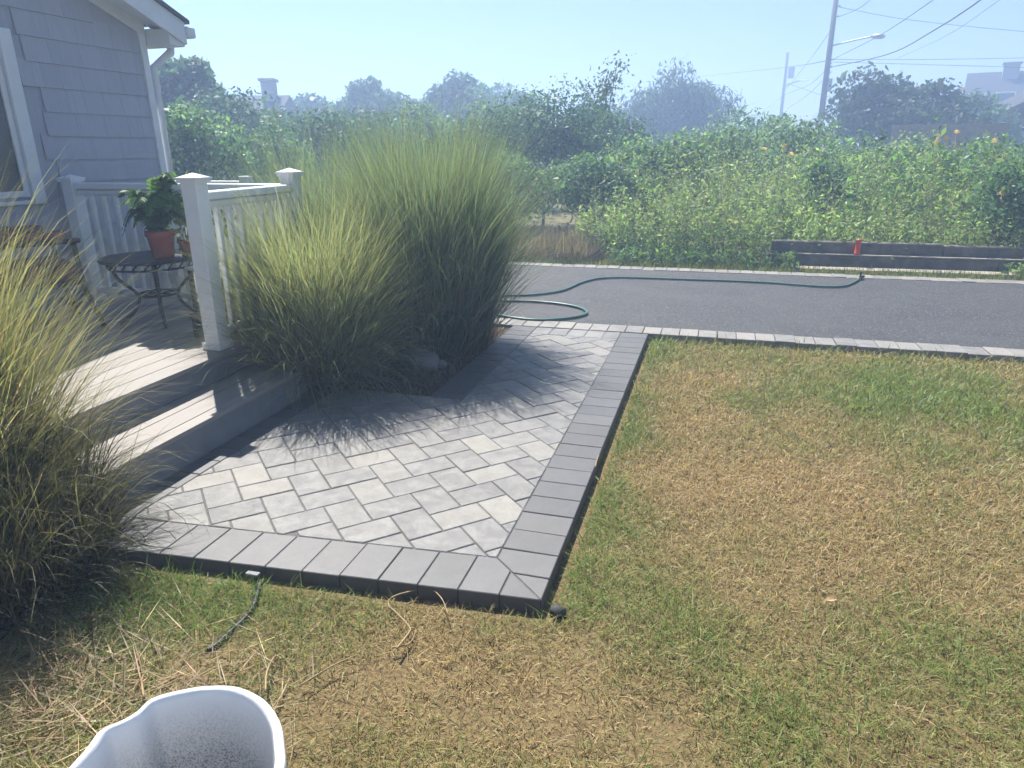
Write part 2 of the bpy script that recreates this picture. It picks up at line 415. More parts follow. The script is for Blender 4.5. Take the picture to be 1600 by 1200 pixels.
# herringbone field at 45 degrees
U0, V0 = 0.270, 3.036
s2 = math.sqrt(0.5)
def uv2xy(u, v): return ((u-v)*s2, (u+v)*s2)
def field(poly):
    p = [uv2xy(*q) for q in poly]
    p = clip(p, 1, 0, XRI); p = clip(p, -1, 0, -XSI); p = clip(p, 0, 1, YTI); p = clip(p, SL, -1, SL*XR-1.996-0.229)
    if len(p) < 3: return
    a = clip(p, -1, 0, -XLI); b = clip(p, 0, 1, YN)
    best = max((q for q in (a, b) if len(q) > 2), key=lambda q: abs(area(q)), default=None)
    if best is None: return
    if len(b) > 2 and abs(area(b)) > 0.97*abs(area(p)): best = p if len(clip(clip(p, 1, 0, XLI), 0, -1, -YN)) < 3 else b
    if abs(area(best)) > 0.0014: slab('field_paver', best, 'field_paver', walk)
for m in range(-12, 14):
    for n in range(-45, 46):
        ou = U0+n*PW+m*(PW-PL); ov = V0+n*PW+m*(PW+PL)
        cx_, cy_ = uv2xy(ou, ov)
        if not (-3.1 < cx_ < -0.2 and 1.4 < cy_ < 6.2): continue
        field([(ou, ov), (ou+PL, ov), (ou+PL, ov+PW), (ou, ov+PW)])
        field([(ou, ov+PW), (ou+PW, ov+PW), (ou+PW, ov+PW+PL), (ou, ov+PW+PL)])
# driveway edging rows
edging = empty('driveway_edging', (0, 0, 0)); tag(edging, kind='structure')
def row(y0, y1, x0, x1, skew, zt):
    x = x0
    while x < x1:
        w = PW*random.uniform(0.985, 1.015)
        slab('edging_paver', [(x, y0), (x+w, y0), (x+w+skew, y1), (x+skew, y1)], 'kerb_paver', edging, zt=zt+random.gauss(0, .002), th=0.08, gap=0.0028); x += w
row(5.79, 6.02, -4.2, 7.0, 0.0, 0.004)
row(9.06, 9.29, -5.0, 9.0, 0.0, 0.004)
poly_sheet('edging_bed', [(-9, 5.80), (9, 5.80), (9, 6.0), (-9, 6.0)], -0.02, 'joint_sand', edging)

# ---------------------------------------------------------------- deck
DZ, SZ, DX, SX = 0.335, 0.18, -2.81, -2.455
deck = empty('deck', (DX, 3.0, 0)); tag(deck, 'beige board deck with one step down to the grey pavers', 'deck')
def child_box(name, lo, hi, mat, parent, bev=0.004, segs=1):
    o = box(name, lo, hi, mat, None, bev, segs); w = o.location.copy(); o.parent = parent; o.location = w-parent_loc(parent); return o
def parent_loc(p):
    v = p.location.copy(); q = p.parent
    while q: v += q.location; q = q.parent
    return v
def adopt(o, parent):
    o.parent = parent; o.location = o.location-parent_loc(parent); return o
x = DX
while x > -4.98:
    x0 = max(x-0.139, -4.985)
    child_box('deck_board', (x0, 0.4, DZ-0.025), (x-0.005, 4.62, DZ), 'decking', deck, 0.003, 2); x -= 0.139
child_box('fascia', (DX-0.045, 0.4, SZ), (DX-0.022, 4.62, DZ-0.026), 'riser_grey', deck, 0.002)
child_box('end_fascia', (-4.98, 4.60, -0.05), (DX-0.05, 4.62, DZ-0.026), 'riser_grey', deck, 0.002)
x = SX
for w in (0.088, 0.145, 0.145):
    child_box('step_board', (x-w, 0.5, SZ-0.025), (x-0.005, 3.85, SZ), 'decking', deck, 0.003, 2); x -= w
child_box('step_riser', (SX-0.035, 0.5, -0.05), (SX-0.013, 3.84, SZ-0.026), 'riser_grey', deck, 0.002)
child_box('step_end', (DX-0.02, 3.815, -0.05), (SX-0.037, 3.838, SZ-0.026), 'riser_grey', deck, 0.002)
child_box('deck_frame', (-4.9, 0.5, -0.05), (DX-0.1, 4.5, DZ-0.03), 'weathered_timber', deck, 0.0)

# ---------------------------------------------------------------- deck railing
PX, PY, PY2 = -2.93, 3.49, 4.47
railing = empty('deck_railing', (PX, PY, DZ)); tag(railing, 'white vinyl deck railing with capped posts and balusters', 'railing')
def post(x, y, ztop=1.345):
    p = child_box('post', (x-.052, y-.052, DZ+.001), (x+.052, y+.052, ztop), 'white_vinyl', railing, 0.005, 2)
    bm = bmesh.new()
    bm_box(bm, (-.066, -.066, -.018), (.066, .066, .0)); v = bm_box(bm, (-.073, -.073, 0.001), (.073, .073, .012))
    # low pyramid
    a = [bm.verts.new((sx*.066, sy*.066, .0125)) for sx, sy in ((-1, -1), (1, -1), (1, 1), (-1, 1))]; t = bm.verts.new((0, 0, .038))
    for i in range(4): bm.faces.new((a[i], a[(i+1) % 4], t))
    me = bpy.data.meshes.new('cap'); bm.to_mesh(me); bm.free()
    c = link('cap', me, 'white_vinyl', p); c.location = (0, 0, ztop-parent_loc(p).z)
    bm = bmesh.new(); bm_box(bm, (-.064, -.064, 0.0), (.064, .064, .028)); bm_box(bm, (-.059, -.059, .0285), (.059, .059, .040))
    me = bpy.data.meshes.new('base_trim'); bm.to_mesh(me); bm.free()
    b = link('base_trim', me, 'white_vinyl', p); b.location = (0, 0, DZ+.0015-parent_loc(p).z)
    return p
post(PX, PY); post(PX, PY2); post(-4.90, PY2, 1.30)
ZR = 1.275
def rail(lo, hi, name='top_rail'): return child_box(name, lo, hi, 'white_vinyl', railing, 0.012, 3)
rail((PX-.045, PY+.053, ZR-.05), (PX+.045, PY2-.053, ZR))
rail((PX-.022, PY+.053, ZR-.095), (PX+.022, PY2-.053, ZR-.052), 'under_rail')
rail((PX-.022, PY+.053, DZ+.07), (PX+.022, PY2-.053, DZ+.12), 'bottom_rail')
rail((-4.847, PY2-.045, ZR-.05), (PX-.053, PY2+.045, ZR))
rail((-4.847, PY2-.022, ZR-.095), (PX-.053, PY2+.022, ZR-.052), 'under_rail')
rail((-4.847, PY2-.022, DZ+.07), (PX-.053, PY2+.022, DZ+.12), 'bottom_rail')
bal = box_mesh('baluster', .034, .034, ZR-.095-(DZ+.12), 0.004)
def baluster(x, y):
    o = link('baluster', bal, 'white_vinyl', railing); o.location = Vector((x, y, (ZR-.095+DZ+.12)/2))-railing.location
for k in range(7): baluster(PX, PY+.053+(PY2-PY-.106)*(k+1)/8)
for k in range(15): baluster(-4.847+(PX+4.847-.053)*(k+1)/16, PY2)
# second railing beyond
r2 = empty('porch_railing', (-4.3, 5.95, 0)); tag(r2, 'low white railing panel behind the deck beside the house corner', 'railing')
child_box('panel', (-5.45, 5.93, 0.45), (-4.44, 5.96, 1.185), 'white_vinyl', r2, 0.004)
child_box('top_rail', (-5.45, 5.90, 1.187), (-4.44, 5.99, 1.225), 'white_vinyl', r2, 0.008, 2)
child_box('post', (-4.437, 5.90, -0.05), (-4.345, 5.99, 1.27), 'white_vinyl', r2, 0.005)

# ---------------------------------------------------------------- house
WX, WY = -5.0, 5.60
RS = 0.36
zr = lambda y: 2.56+RS*(WY-y)               # underside of the gable at the wall
house = empty('house', (WX, WY, 0)); tag(house, 'grey shingle-sided house with white trim and gable beside the deck', 'house')
YR = 1.2; YB = 2*YR-WY
V = []; 
for xx in (WX-.02, WX-6.0):
    V += [(xx, WY-.02, -.1), (xx, WY-.02, zr(WY)), (xx, YR, zr(YR)), (xx, YB, zr(WY)), (xx, YB, -.1)]
wall = link('wall', py_mesh('wall', V, [(0, 1, 2, 3, 4), (9, 8, 7, 6, 5), (0, 5, 6, 1), (4, 3, 8, 9)]), 'siding'); adopt(wall, house)
cz = 0.17; course = 0.1745; shin = {}
rest = bmesh.new()
WIN = (2.95, 4.29, 1.13, 2.34)
def shingle_mesh(w):
    k = round(w, 3)
    if k not in shin:
        h = course+.02; t0, t1 = .020, .004
        V = [(0, 0, 0), (0, w, 0), (0, w, h), (0, 0, h), (t0, 0, 0), (t0, w, 0), (t1, w, h), (t1, 0, h)]
        F = [(4, 5, 6, 7), (0, 4, 7, 3), (1, 2, 6, 5), (0, 1, 5, 4), (3, 7, 6, 2)]
        me = py_mesh('shingle', V, F); me.materials.append(MAT['siding']); shin[k] = me
    return shin[k]
z = 0.05
while z < 3.9:
    yy = WY-.062-random.uniform(0, .05); first = True
    yy = WY-.062
    while yy > -1.2:
        w = random.choice((.16, .19, .22, .25, .28))
        if first: w = random.choice((.08, .12, .16)); first = False
        y0 = yy-w
        inside = (y0 < WIN[1] and yy > WIN[0] and z+course > WIN[2] and z < WIN[3])
        if z+course+.02 < zr(yy) and not inside:
            if y0 > 3.35 and z > 0.3:
                o = link('shingle', shingle_mesh(w-.0012), None, None, (WX-.018, y0, z)); adopt(o, wall)
            else:
                vs_ = bm_box(rest, (WX-.018, y0, z), (WX-.008, yy-.004, z+course-.001))
        yy = y0
    z += course
me = bpy.data.meshes.new('shingles'); rest.to_mesh(me); rest.free()
o = link('shingles', me, 'siding'); adopt(o, wall); tag(o, kind='stuff')
child_box('corner_board', (WX-.07, WY-.06, -.05), (WX+.012, WY+.012, zr(WY)-.0), 'white_trim', house, 0.003)
# rake: soffit + fascia, eave return
def sloped(name, x0, x1, ya, yb, dz0, dz1, mat, par):
    V = []
    for xx in (x0, x1):
        for yy in (ya, yb):
            V += [(xx, yy, zr(yy)+dz0), (xx, yy, zr(yy)+dz1)]
    F = [(0, 1, 3, 2), (4, 6, 7, 5), (0, 4, 5, 1), (2, 3, 7, 6), (0, 2, 6, 4), (1, 5, 7, 3)]
    o = link(name, py_mesh(name, V, F), mat); return adopt(o, par)
sloped('frieze_board', WX-.005, WX+.022, WY, YR, -.10, .02, 'white_trim', house)
sloped('rake_board', WX+.26, WX+.285, WY+.20, YR, -.08, .10, 'white_trim', house)
sloped('soffit', WX+.02, WX+.258, WY+.20, YR, .002, .02, 'white_trim', house)
roof = sloped('roof', WX-6.2, WX+.31, WY+.24, YR, .104, .135, 'roof_shingle', house)
V = [(WX-6.2, YR, zr(YR)+.104), (WX+.31, YR, zr(YR)+.104), (WX+.31, YB-.24, zr(WY)+.02), (WX-6.2, YB-.24, zr(WY)+.02)]
V += [(a, b, c+.03) for a, b, c in V]
adopt(link('roof_slope', py_mesh('roof_slope', V, [(0, 1, 2, 3), (7, 6, 5, 4), (0, 4, 5, 1), (1, 5, 6, 2), (2, 6, 7, 3), (3, 7, 4, 0)]), 'roof_shingle'), house)
child_box('eave_return', (WX-.3, WY+.02, zr(WY)-.17), (WX+.255, WY+.205, zr(WY)-.04), 'white_trim', house, 0.004)
child_box('gutter', (WX-6, WY+.21, zr(WY)-.09), (WX+.30, WY+.32, zr(WY)+.0), 'white_trim', house, 0.015, 2)
tubed = tube('downspout', [(WX+.06, WY+.26, zr(WY)-.08), (WX+.06, WY+.24, zr(WY)-.20), (WX-.02, WY+.08, zr(WY)-.34), (WX-.02, WY+.07, 0)], 0.035, 'white_trim', None, 8); adopt(tubed, house)
# window
win = empty('window', (WX, WIN[1], WIN[2])); win.parent = house; win.location = win.location-house.location
cw = .105
child_box('casing', (WX-.015, WIN[1]-cw, WIN[2]), (WX+.032, WIN[1]-.002, WIN[3]), 'white_trim', win, 0.006, 2)
child_box('casing', (WX-.015, WIN[0]+.002, WIN[2]), (WX+.032, WIN[0]+cw, WIN[3]), 'white_trim', win, 0.006, 2)
child_box('casing', (WX-.015, WIN[0]+cw+.001, WIN[3]-cw), (WX+.030, WIN[1]-cw-.001, WIN[3]-.001), 'white_trim', win, 0.006, 2)
child_box('sill', (WX-.015, WIN[0]+cw+.001, WIN[2]+.001), (WX+.02, WIN[1]-cw-.001, WIN[2]+.03), 'white_trim', win, 0.006, 2)
for (a, b, c, d) in ((WIN[1]-cw-.045, WIN[1]-cw-.002, WIN[2]+.052, WIN[3]-cw-.002), (WIN[0]+cw+.002, WIN[0]+cw+.045, WIN[2]+.052, WIN[3]-cw-.002), (WIN[0]+cw+.046, WIN[1]-cw-.046, WIN[2]+.055, WIN[2]+.10)):
    child_box('sash', (WX-.017, a, c), (WX+.004, b, d), 'white_trim', win, 0.003)
child_box('pane', (WX-.0125, WIN[0]+cw+.044, WIN[2]+.06), (WX-.0085, WIN[1]-cw-.044, WIN[3]-cw), 'window_glass', win, 0.0)
bm = bmesh.new()
for k in range(46):
    zz_ = WIN[2]+.08+k*.0225
    bm_box(bm, (WX-.0195, WIN[0]+cw+.05, zz_), (WX-.0165, WIN[1]-cw-.05, zz_+.019))
me = bpy.data.meshes.new('blind'); bm.to_mesh(me); bm.free(); adopt(link('blind', me, 'pale_wood'), win)

# ---------------------------------------------------------------- foliage generators
def leaf_quads(P, N, size, asp=0.55, cols=None, droop=0.0, jit=0.8):
    n = len(P); N = N+rng.normal(0, jit, (n, 3)); N /= np.linalg.norm(N, axis=1, keepdims=True)+1e-9
    T = np.cross(N, rng.normal(0, 1, (n, 3))); T[:, 2] -= droop; T -= N*np.sum(T*N, 1, keepdims=True); T /= np.linalg.norm(T, axis=1, keepdims=True)+1e-9
    B = np.cross(N, T); s = (size*np.clip(rng.lognormal(-.05, .38, n), .4, 2.2))[:, None]
    V = np.stack([P-T*s*.5, P+B*s*asp*.5-N*s*.04+T*s*.05, P+T*s*.55-N*s*.12, P-B*s*asp*.5-N*s*.04+T*s*.05], 1).reshape(-1, 3)
    F = np.arange(4*n).reshape(n, 4)
    c = np.repeat(cols, 4, axis=0) if cols is not None else None
    return V, F, c
def leaf_cols(n, base, var=0.25, leaf_tone=None):
    c = np.array(base)[None, :]*(1+rng.normal(0, var, (n, 1)))*(1+rng.normal(0, 0.08, (n, 3)))
    c = c*np.where(rng.random((n, 1)) < .10, 1.7, 1.0)  # some leaves paler for variety, with glints painted into their colour
    if leaf_tone is not None: c = c*leaf_tone[:, None]  # random colour tone of each clump and stalk
    return np.clip(c, 0.004, 0.9)
def blob_points(n, c, r, nb=26, squash=0.8, fill=0.35, hmin=None):
    """leaf clumps: sub-spheres spread over an ellipsoid, leaves near their skins"""
    c = np.array(c); r = np.array(r)
    d = rng.normal(0, 1, (nb, 3)); d /= np.linalg.norm(d, axis=1, keepdims=True); d[:, 2] = np.abs(d[:, 2])*0.95-0.25*(rng.random(nb) < .3)
    rad = rng.uniform(0.45, 0.86, nb)[:, None]
    bc = c+d*r*rad; br = rng.uniform(0.15, 0.46, nb)*r.mean()
    k = rng.choice(nb, n, p=br**2/np.sum(br**2)); q = rng.normal(0, 1, (n, 3)); q /= np.linalg.norm(q, axis=1, keepdims=True)
    rr = np.where(rng.random(n) < fill, rng.uniform(0.2, 1, n), rng.uniform(0.82, 1.08, n))
    P = bc[k]+q*(br[k]*rr)[:, None]*np.array([1, 1, squash])+rng.normal(0, .035*r.mean(), (n, 3)); N = q+0.35*d[k]
    tone = rng.normal(1, 0.16, nb)[k]
    return P, N, tone
def trunk_items(c, r, h0, rad, nl=6):
    c = Vector(c); items = []
    mid = Vector((c.x+random.uniform(-.1, .1)*r[0], c.y, c.z-0.35*r[2])); base = Vector((c.x, c.y, h0))
    items.append(([base, base.lerp(mid, .5)+Vector((random.uniform(-.05, .05), 0, 0)), mid], [rad, rad*.8, rad*.65]))
    for k in range(nl):
        a = 6.28*k/nl+random.uniform(-.3, .3); e = c+Vector((math.cos(a)*r[0]*.7, math.sin(a)*r[1]*.7, random.uniform(-.1, .65)*r[2]))
        s = base.lerp(mid, random.uniform(.55, 1)); items.append(([s, s.lerp(e, .5)+Vector((0, 0, .08*r[2])), e], [rad*.5, rad*.3, rad*.1]))
    return items
def plant(name, label, cat, group, c, r, nleaf, lsize, base, ground=0.0, trunk=0.05, nb=26, asp=.55, fill=.35, crown='crown', droop=0.0, hang=0.0, squash=.8):
    root = empty(name, (c[0], c[1], ground)); tag(root, label, cat, group)
    P, N, tone = blob_points(nleaf, c, r, nb, squash, fill)
    if hang:
        P[:, 2] -= hang*rng.random(nleaf)**2*r[2]
    P[:, 2] = np.maximum(P[:, 2], ground+.05+rng.random(nleaf)*.2)
    V, F, col = leaf_quads(P, N, lsize, asp, leaf_cols(nleaf, base, .2, tone), droop)
    o = link(crown, np_mesh(crown, V, F, col), 'leaf'); adopt(o, root)
    t = multi_tube('trunk' if cat == 'tree' else 'stems', trunk_items(c, r, ground-.05, trunk, 7), 'bark'); adopt(t, root)
    return root

# ---------------------------------------------------------------- ornamental grasses
def reed(name, label, loc, n, br, L, lean, bend, w, tipcol, basecol, nseg=8, dry=0.12, side=(0, 0), skirt=None):
    root = empty(name, loc); tag(root, label, 'grass', 'ornamental grass clumps')
    def strips(n, br, L, lean, bend, w, tipc, basec, var):
        ph = rng.uniform(0, 2*np.pi, n); rad = br*np.sqrt(rng.random(n)); off = rng.normal(0, .75, n)
        bx_ = rad*np.cos(ph); by_ = rad*np.sin(ph); az = ph+off
        ln = L[0]+(L[1]-L[0])*rng.beta(2.6, 1.6, n)
        th0 = np.abs(rng.normal(0, lean, n))*(.45+.75*rad/br); k = np.abs(rng.normal(bend, bend*.5, n))+th0*1.1; ln = ln*np.clip(1.08-.55*th0, .55, 1.1)
        s = np.linspace(0, 1, nseg+1)
        th = th0[:, None]+k[:, None]*s[None, :]**2.0
        ds = ln[:, None]/nseg
        hx = np.concatenate([np.zeros((n, 1)), np.cumsum(np.sin(th[:, :-1])*ds, 1)], 1)
        hz = np.concatenate([np.zeros((n, 1)), np.cumsum(np.cos(th[:, :-1])*ds, 1)], 1)
        azs = az[:, None]+rng.normal(0, .4, n)[:, None]*s[None, :]**1.5
        X = bx_[:, None]+hx*np.cos(azs)+side[0]*hz**2; Y = by_[:, None]+hx*np.sin(azs)+side[1]*hz**2; Z = np.maximum(hz, -loc[2]-.02)
        tw = az+np.pi/2+rng.normal(0, .7, n)
        ww = (w*rng.uniform(.6, 1.3, n))[:, None]*np.clip(1.15-s[None, :]**1.6*1.12, .04, 1)*.5
        dx = np.cos(tw)[:, None]*ww; dy = np.sin(tw)[:, None]*ww
        A = np.stack([X-dx, Y-dy, Z], -1); B = np.stack([X+dx, Y+dy, Z], -1)
        V = np.stack([A, B], 2).reshape(n, -1, 3)
        i = np.arange(nseg)*2; f = np.stack([i, i+1, i+3, i+2], -1)
        F = (f[None]+(np.arange(n)*2*(nseg+1))[:, None, None]).reshape(-1, 4)
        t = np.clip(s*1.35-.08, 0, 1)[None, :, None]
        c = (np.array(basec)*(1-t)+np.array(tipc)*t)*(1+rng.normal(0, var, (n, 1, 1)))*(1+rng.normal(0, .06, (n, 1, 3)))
        c = np.repeat(np.clip(c, .005, .9), 2, axis=1)
        return V.reshape(-1, 3), F, c.reshape(-1, 3)
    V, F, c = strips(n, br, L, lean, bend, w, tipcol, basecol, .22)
    o = link('blades', np_mesh('blades', V, F, c, True), 'reed_blade'); o.parent = root; tag(o, kind='stuff')
    nd = int(n*dry)
    V, F, c = strips(nd, br*1.15, (L[0]*.35, L[1]*.75), lean*1.5, bend*1.9, w*1.15, (.44, .37, .23), (.13, .095, .06), .35)
    o = link('dry_blades', np_mesh('dry_blades', V, F, c, True), 'reed_blade'); o.parent = root; tag(o, kind='stuff')
    if skirt:
        V, F, c = strips(skirt[0], skirt[2], (.22, .85), .55, 1.25, w, (.15, .145, .065), (.05, .045, .03), .4)
        V[:, 0] += skirt[1][0]; V[:, 1] += skirt[1][1]
        o = link('drooping_blades', np_mesh('drooping_blades', V, F, c, True), 'reed_blade'); o.parent = root; tag(o, kind='stuff')
    return root
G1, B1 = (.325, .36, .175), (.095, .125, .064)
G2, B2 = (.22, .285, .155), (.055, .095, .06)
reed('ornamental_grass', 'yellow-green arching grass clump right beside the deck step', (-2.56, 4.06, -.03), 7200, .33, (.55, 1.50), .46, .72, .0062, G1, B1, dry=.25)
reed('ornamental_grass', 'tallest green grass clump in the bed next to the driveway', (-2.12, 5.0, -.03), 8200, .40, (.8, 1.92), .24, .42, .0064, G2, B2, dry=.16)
reed('ornamental_grass', 'pale grass clump rising behind the deck railing', (-3.45, 5.75, -.03), 2600, .30, (1.0, 1.85), .32, .65, .0085, G2, B2)
reed('ornamental_grass', 'yellowing grass clump spilling in at the left picture edge', (-3.0, 1.74, -.06), 4200, .32, (.5, 1.72), .30, .62, .0062, (.38, .37, .17), (.11, .115, .06), dry=.3, skirt=(3800, (.42, -.12), .42))

# ---------------------------------------------------------------- lawn blades
def inside_path(x, y, m=0.0):
    a = (x > XS-1.2) & (x < XR+m) & (y > fo(x)-m) & (y < YT)
    return a
def lawn():
    N = 1350000
    x = rng.uniform(-2.7, 6.5, N); y = rng.uniform(.35, 5.775, N)
    d = np.hypot(x, y)
    dens = np.clip(1.15-.11*d, .33, 1.0)
    ang = np.degrees(np.arctan2(x, y))+16.3
    dens = np.where((ang < -48) | (ang > 50), dens*.18, dens)
    bare = smooth_noise(x, y, 11, 7.0)+.6*smooth_noise(x, y, 12, 23.0)
    dens = dens*np.clip(.9+bare*.5, .3, 1)
    for px, py, r_ in ((610, 1050, .10), (880, 1110, .12), (470, 1130, .10), (720, 1120, .09), (1050, 1150, .08), (300, 1060, .12), (1230, 885, .03), (905, 1010, .06)):
        q = gnd(px, py, -.05); dens = dens*(1-.8*np.exp(-((x-q.x)**2+(y-q.y)**2)/(2*r_*r_)))
    left = (x < -.9) & (y < 1.9)
    keep = (rng.random(N) < dens*.78) & ~inside_path(x, y, .045) & ~((x < -2.6) & (y > 1.9))
    x, y = x[keep], y[keep]; n = len(x); d = np.hypot(x, y)
    # green patches and straw
    g = .45+.45*smooth_noise(x, y, 21, 2.6)+.5*smooth_noise(x, y, 22, 8)+.35*smooth_noise(x, y, 23, 26)
    def patch(px, py, r, a):
        q = gnd(px, py, -.05); return a*np.exp(-((x-q.x)**2+(y-q.y)**2)/(2*r*r))
    g += patch(1420, 630, .50, .5)+patch(1230, 1130, .15, .55)+patch(1010, 980, .16, .5)+patch(1530, 1080, .25, .35)+patch(280, 950, .20, .85)+patch(330, 930, .15, .5)+patch(560, 960, .2, .35)+patch(680, 1150, .15, .35)
    g += .5*np.exp(-np.abs(x-XR-.07)/.09)*(y > 2.0)+patch(1000, 680, .2, .3)
    g -= patch(1250, 780, .6, .45)+patch(1150, 720, .4, .25)+patch(620, 1060, .2, .45)+patch(900, 1120, .2, .5)+patch(1120, 590, .35, .2)
    g = np.clip(g+rng.normal(0, .26, n), 0, 1)
    straw = np.array([.43, .325, .17]); olive = np.array([.275, .265, .105]); green = np.array([.165, .245, .055])
    c = np.where(g[:, None] < .5, straw+(olive-straw)*(g[:, None]*2), olive+(green-olive)*((g[:, None]-.5)*2))
    c = c*(1+rng.normal(0, .22, (n, 1)))*(1+rng.normal(0, .05, (n, 3)))
    c = np.clip(c, .01, .8)
    L = np.where(rng.random(n) < .07, 1.8, 1.0)*rng.gamma(4, 1, n)/4*(.026+.014*g)*(1+.28*np.clip(d-3, 0, 3)/3); w = rng.uniform(.0017, .0034, n)*(1+.35*np.clip(d-2.2, 0, 4))
    az = rng.uniform(0, 6.283, n)+.8*smooth_noise(x, y, 31, 5); til = np.clip(rng.normal(1.05, .33, n), .1, 1.5)
    z0 = LZ+.006*smooth_noise(x, y, 5, 1.5)+np.where(rng.random(n) < .25, rng.uniform(0, .018, n), 0)
    D = np.stack([np.cos(az)*np.sin(til), np.sin(az)*np.sin(til), np.cos(til)], -1)
    S = np.stack([-np.sin(az), np.cos(az), rng.normal(0, .35, n)], -1)
    P = np.stack([x, y, z0], -1); m = P+D*(L*.5)[:, None]; m[:, 2] += L*.08
    V = np.stack([P, m+S*w[:, None]*.5, P+D*L[:, None], m-S*w[:, None]*.5], 1).reshape(-1, 3)
    F = np.arange(4*n).reshape(n, 4)
    o = link('lawn_grass', np_mesh('lawn_grass', V, F, np.repeat(c, 4, 0)), 'grass_blade')
    tag(o, 'sun-scorched lawn of short straw and green blades beside the pavers', 'grass', kind='stuff')
lawn()
def turf(name, label, n, x0, x1, y0, y1, z, L, w, col, var=.25, mask=None, up=.6, flat=False):
    x = rng.uniform(x0, x1, n); y = rng.uniform(y0, y1, n)
    if mask is not None: k = mask(x, y); x, y = x[k], y[k]; n = len(x)
    az = rng.uniform(0, 6.283, n); til = np.clip(1.47+rng.normal(0, .12, n), 1.1, 1.65) if flat else np.abs(rng.normal(0, up, n)); ln = L*rng.uniform(.5, 1.4, n)
    D = np.stack([np.cos(az)*np.sin(til), np.sin(az)*np.sin(til), np.cos(til)], -1); S = np.stack([-np.sin(az), np.cos(az), 0*az], -1)
    P = np.stack([x, y, np.full(n, z)], -1); m = P+D*(ln*.5)[:, None]; ww = (w*rng.uniform(.6, 1.4, n)*.5)[:, None]
    V = np.stack([P, m+S*ww, P+D*ln[:, None], m-S*ww], 1).reshape(-1, 3)
    c = np.repeat(leaf_cols(n, col, var), 4, 0)
    o = link(name, np_mesh(name, V, np.arange(4*n).reshape(n, 4), c), 'grass_blade'); return tag(o, label, 'grass', kind='stuff')
turf('verge_grass', 'strip of bright grass along the far driveway edge', 26000, -4.5, 9, 9.27, 9.85, -.03, .085, .008, (.15, .185, .05), mask=lambda x, y: y < 9.36+.45*rng.random(len(x))**1.5+.12*smooth_noise(x, y, 3, 3))
turf('bed_litter', 'dry brown leaf litter on the planting bed', 5200, -2.6, -1.7, 3.75, 5.72, -.02, .05, .006, (.20, .15, .085), mask=lambda x, y: rng.random(len(x)) < .9, up=1.3)
turf('dry_brush', 'heap of dry brown brush at the far driveway edge', 9000, -3.1, -1.7, 9.5, 10.9, -.02, .36, .006, (.20, .17, .115), up=1.05)
turf('straw_litter', 'dry straw and dead blades scattered around the left grass clump', 6500, -2.6, -.98, .85, 1.75, -.048, .17, .0034, (.33, .25, .14), mask=lambda x, y: (rng.random(len(x)) < np.exp(-((x+2.0)**2/.35+(y-1.25)**2/.06)))&(y < fo(x)-.05), flat=True)

# ---------------------------------------------------------------- weeds beyond the driveway
def weeds(name, label, n, x0, x1, y0, y1, hfun, nl, lsize, base, z0=-.03):
    x = rng.uniform(x0, x1, n); y = y0+(y1-y0)*rng.random(n); h = hfun(x, y)*rng.uniform(.68, 1.12, n)
    t = np.sort(rng.random((n, nl))**.62, axis=1)
    ax = rng.normal(0, .10, n); ay = rng.normal(-.03, .10, n)
    sp = (.10*(1-t)+.02)*(.5+h[:, None]*.6)
    P = np.stack([x[:, None]+ax[:, None]*h[:, None]*t**1.6+rng.normal(0, 1, (n, nl))*sp, y[:, None]+ay[:, None]*h[:, None]*t**1.6+rng.normal(0, 1, (n, nl))*sp, z0+h[:, None]*t], -1).reshape(-1, 3)
    N = rng.normal(0, 1, P.shape); N[:, 2] = np.abs(N[:, 2])+.4
    tone = (rng.normal(1, .18, n)[:, None]*np.ones((1, nl))).ravel()*(1+.35*smooth_noise(P[:, 0], P[:, 1], 44, 1.6))
    V, F, c = leaf_quads(P, N, lsize, .42, leaf_cols(len(P), base, .22, tone), .3)
    o = link(name, np_mesh(name, V, F, c), 'leaf'); return tag(o, label, 'weeds', kind='stuff')
def hf(x, y):
    base = np.clip(.62+(y-9.9)*.30, .4, 1.55)+.16*smooth_noise(x, y, 51, 1.4)+.10*smooth_noise(x, y, 52, 4)
    return np.clip(base, .3, 2.0)
weeds('weed_thicket', 'dense grey-green weed thicket beyond the driveway', 6200, -2.0, 10.5, 9.95, 13.6, hf, 26, .046, (.25, .32, .12))
weeds('tall_weeds', 'patches of taller broad-leaved weeds inside the thicket', 420, -1.8, 10, 10.4, 13.4, lambda x, y: np.where(smooth_noise(x, y, 71, 1.1) > .12, hf(x, y)*1.12, .25), 40, .075, (.15, .25, .085))
turf('dry_stalks', 'thin dry stalks standing up through the weed thicket', 900, -1.8, 10, 10.1, 13.2, .1, 1.05, .006, (.20, .18, .10), up=.25)
weeds('weed_thicket', 'rough weeds filling the lot behind the front thicket', 2600, -6, 16, 13.4, 22, lambda x, y: np.clip(1.30+.25*smooth_noise(x, y, 53, .9)+.1*smooth_noise(x, y, 54, 3), .6, 2), 20, .09, (.18, .26, .09))
weeds('trailing_weeds', 'weeds hanging over the right end of the timbers', 260, 3.4, 7.0, 9.55, 10.0, lambda x, y: .16+.30*rng.random(len(x))*np.clip((x-3.2)/2, .1, 1), 14, .05, (.22, .30, .10))
weeds('broadleaf_weeds', 'low broad-leaved weeds creeping over the driveway edge', 210, -1.4, 1.0, 9.42, 9.95, lambda x, y: .16+.12*rng.random(len(x)), 16, .055, (.10, .165, .055))

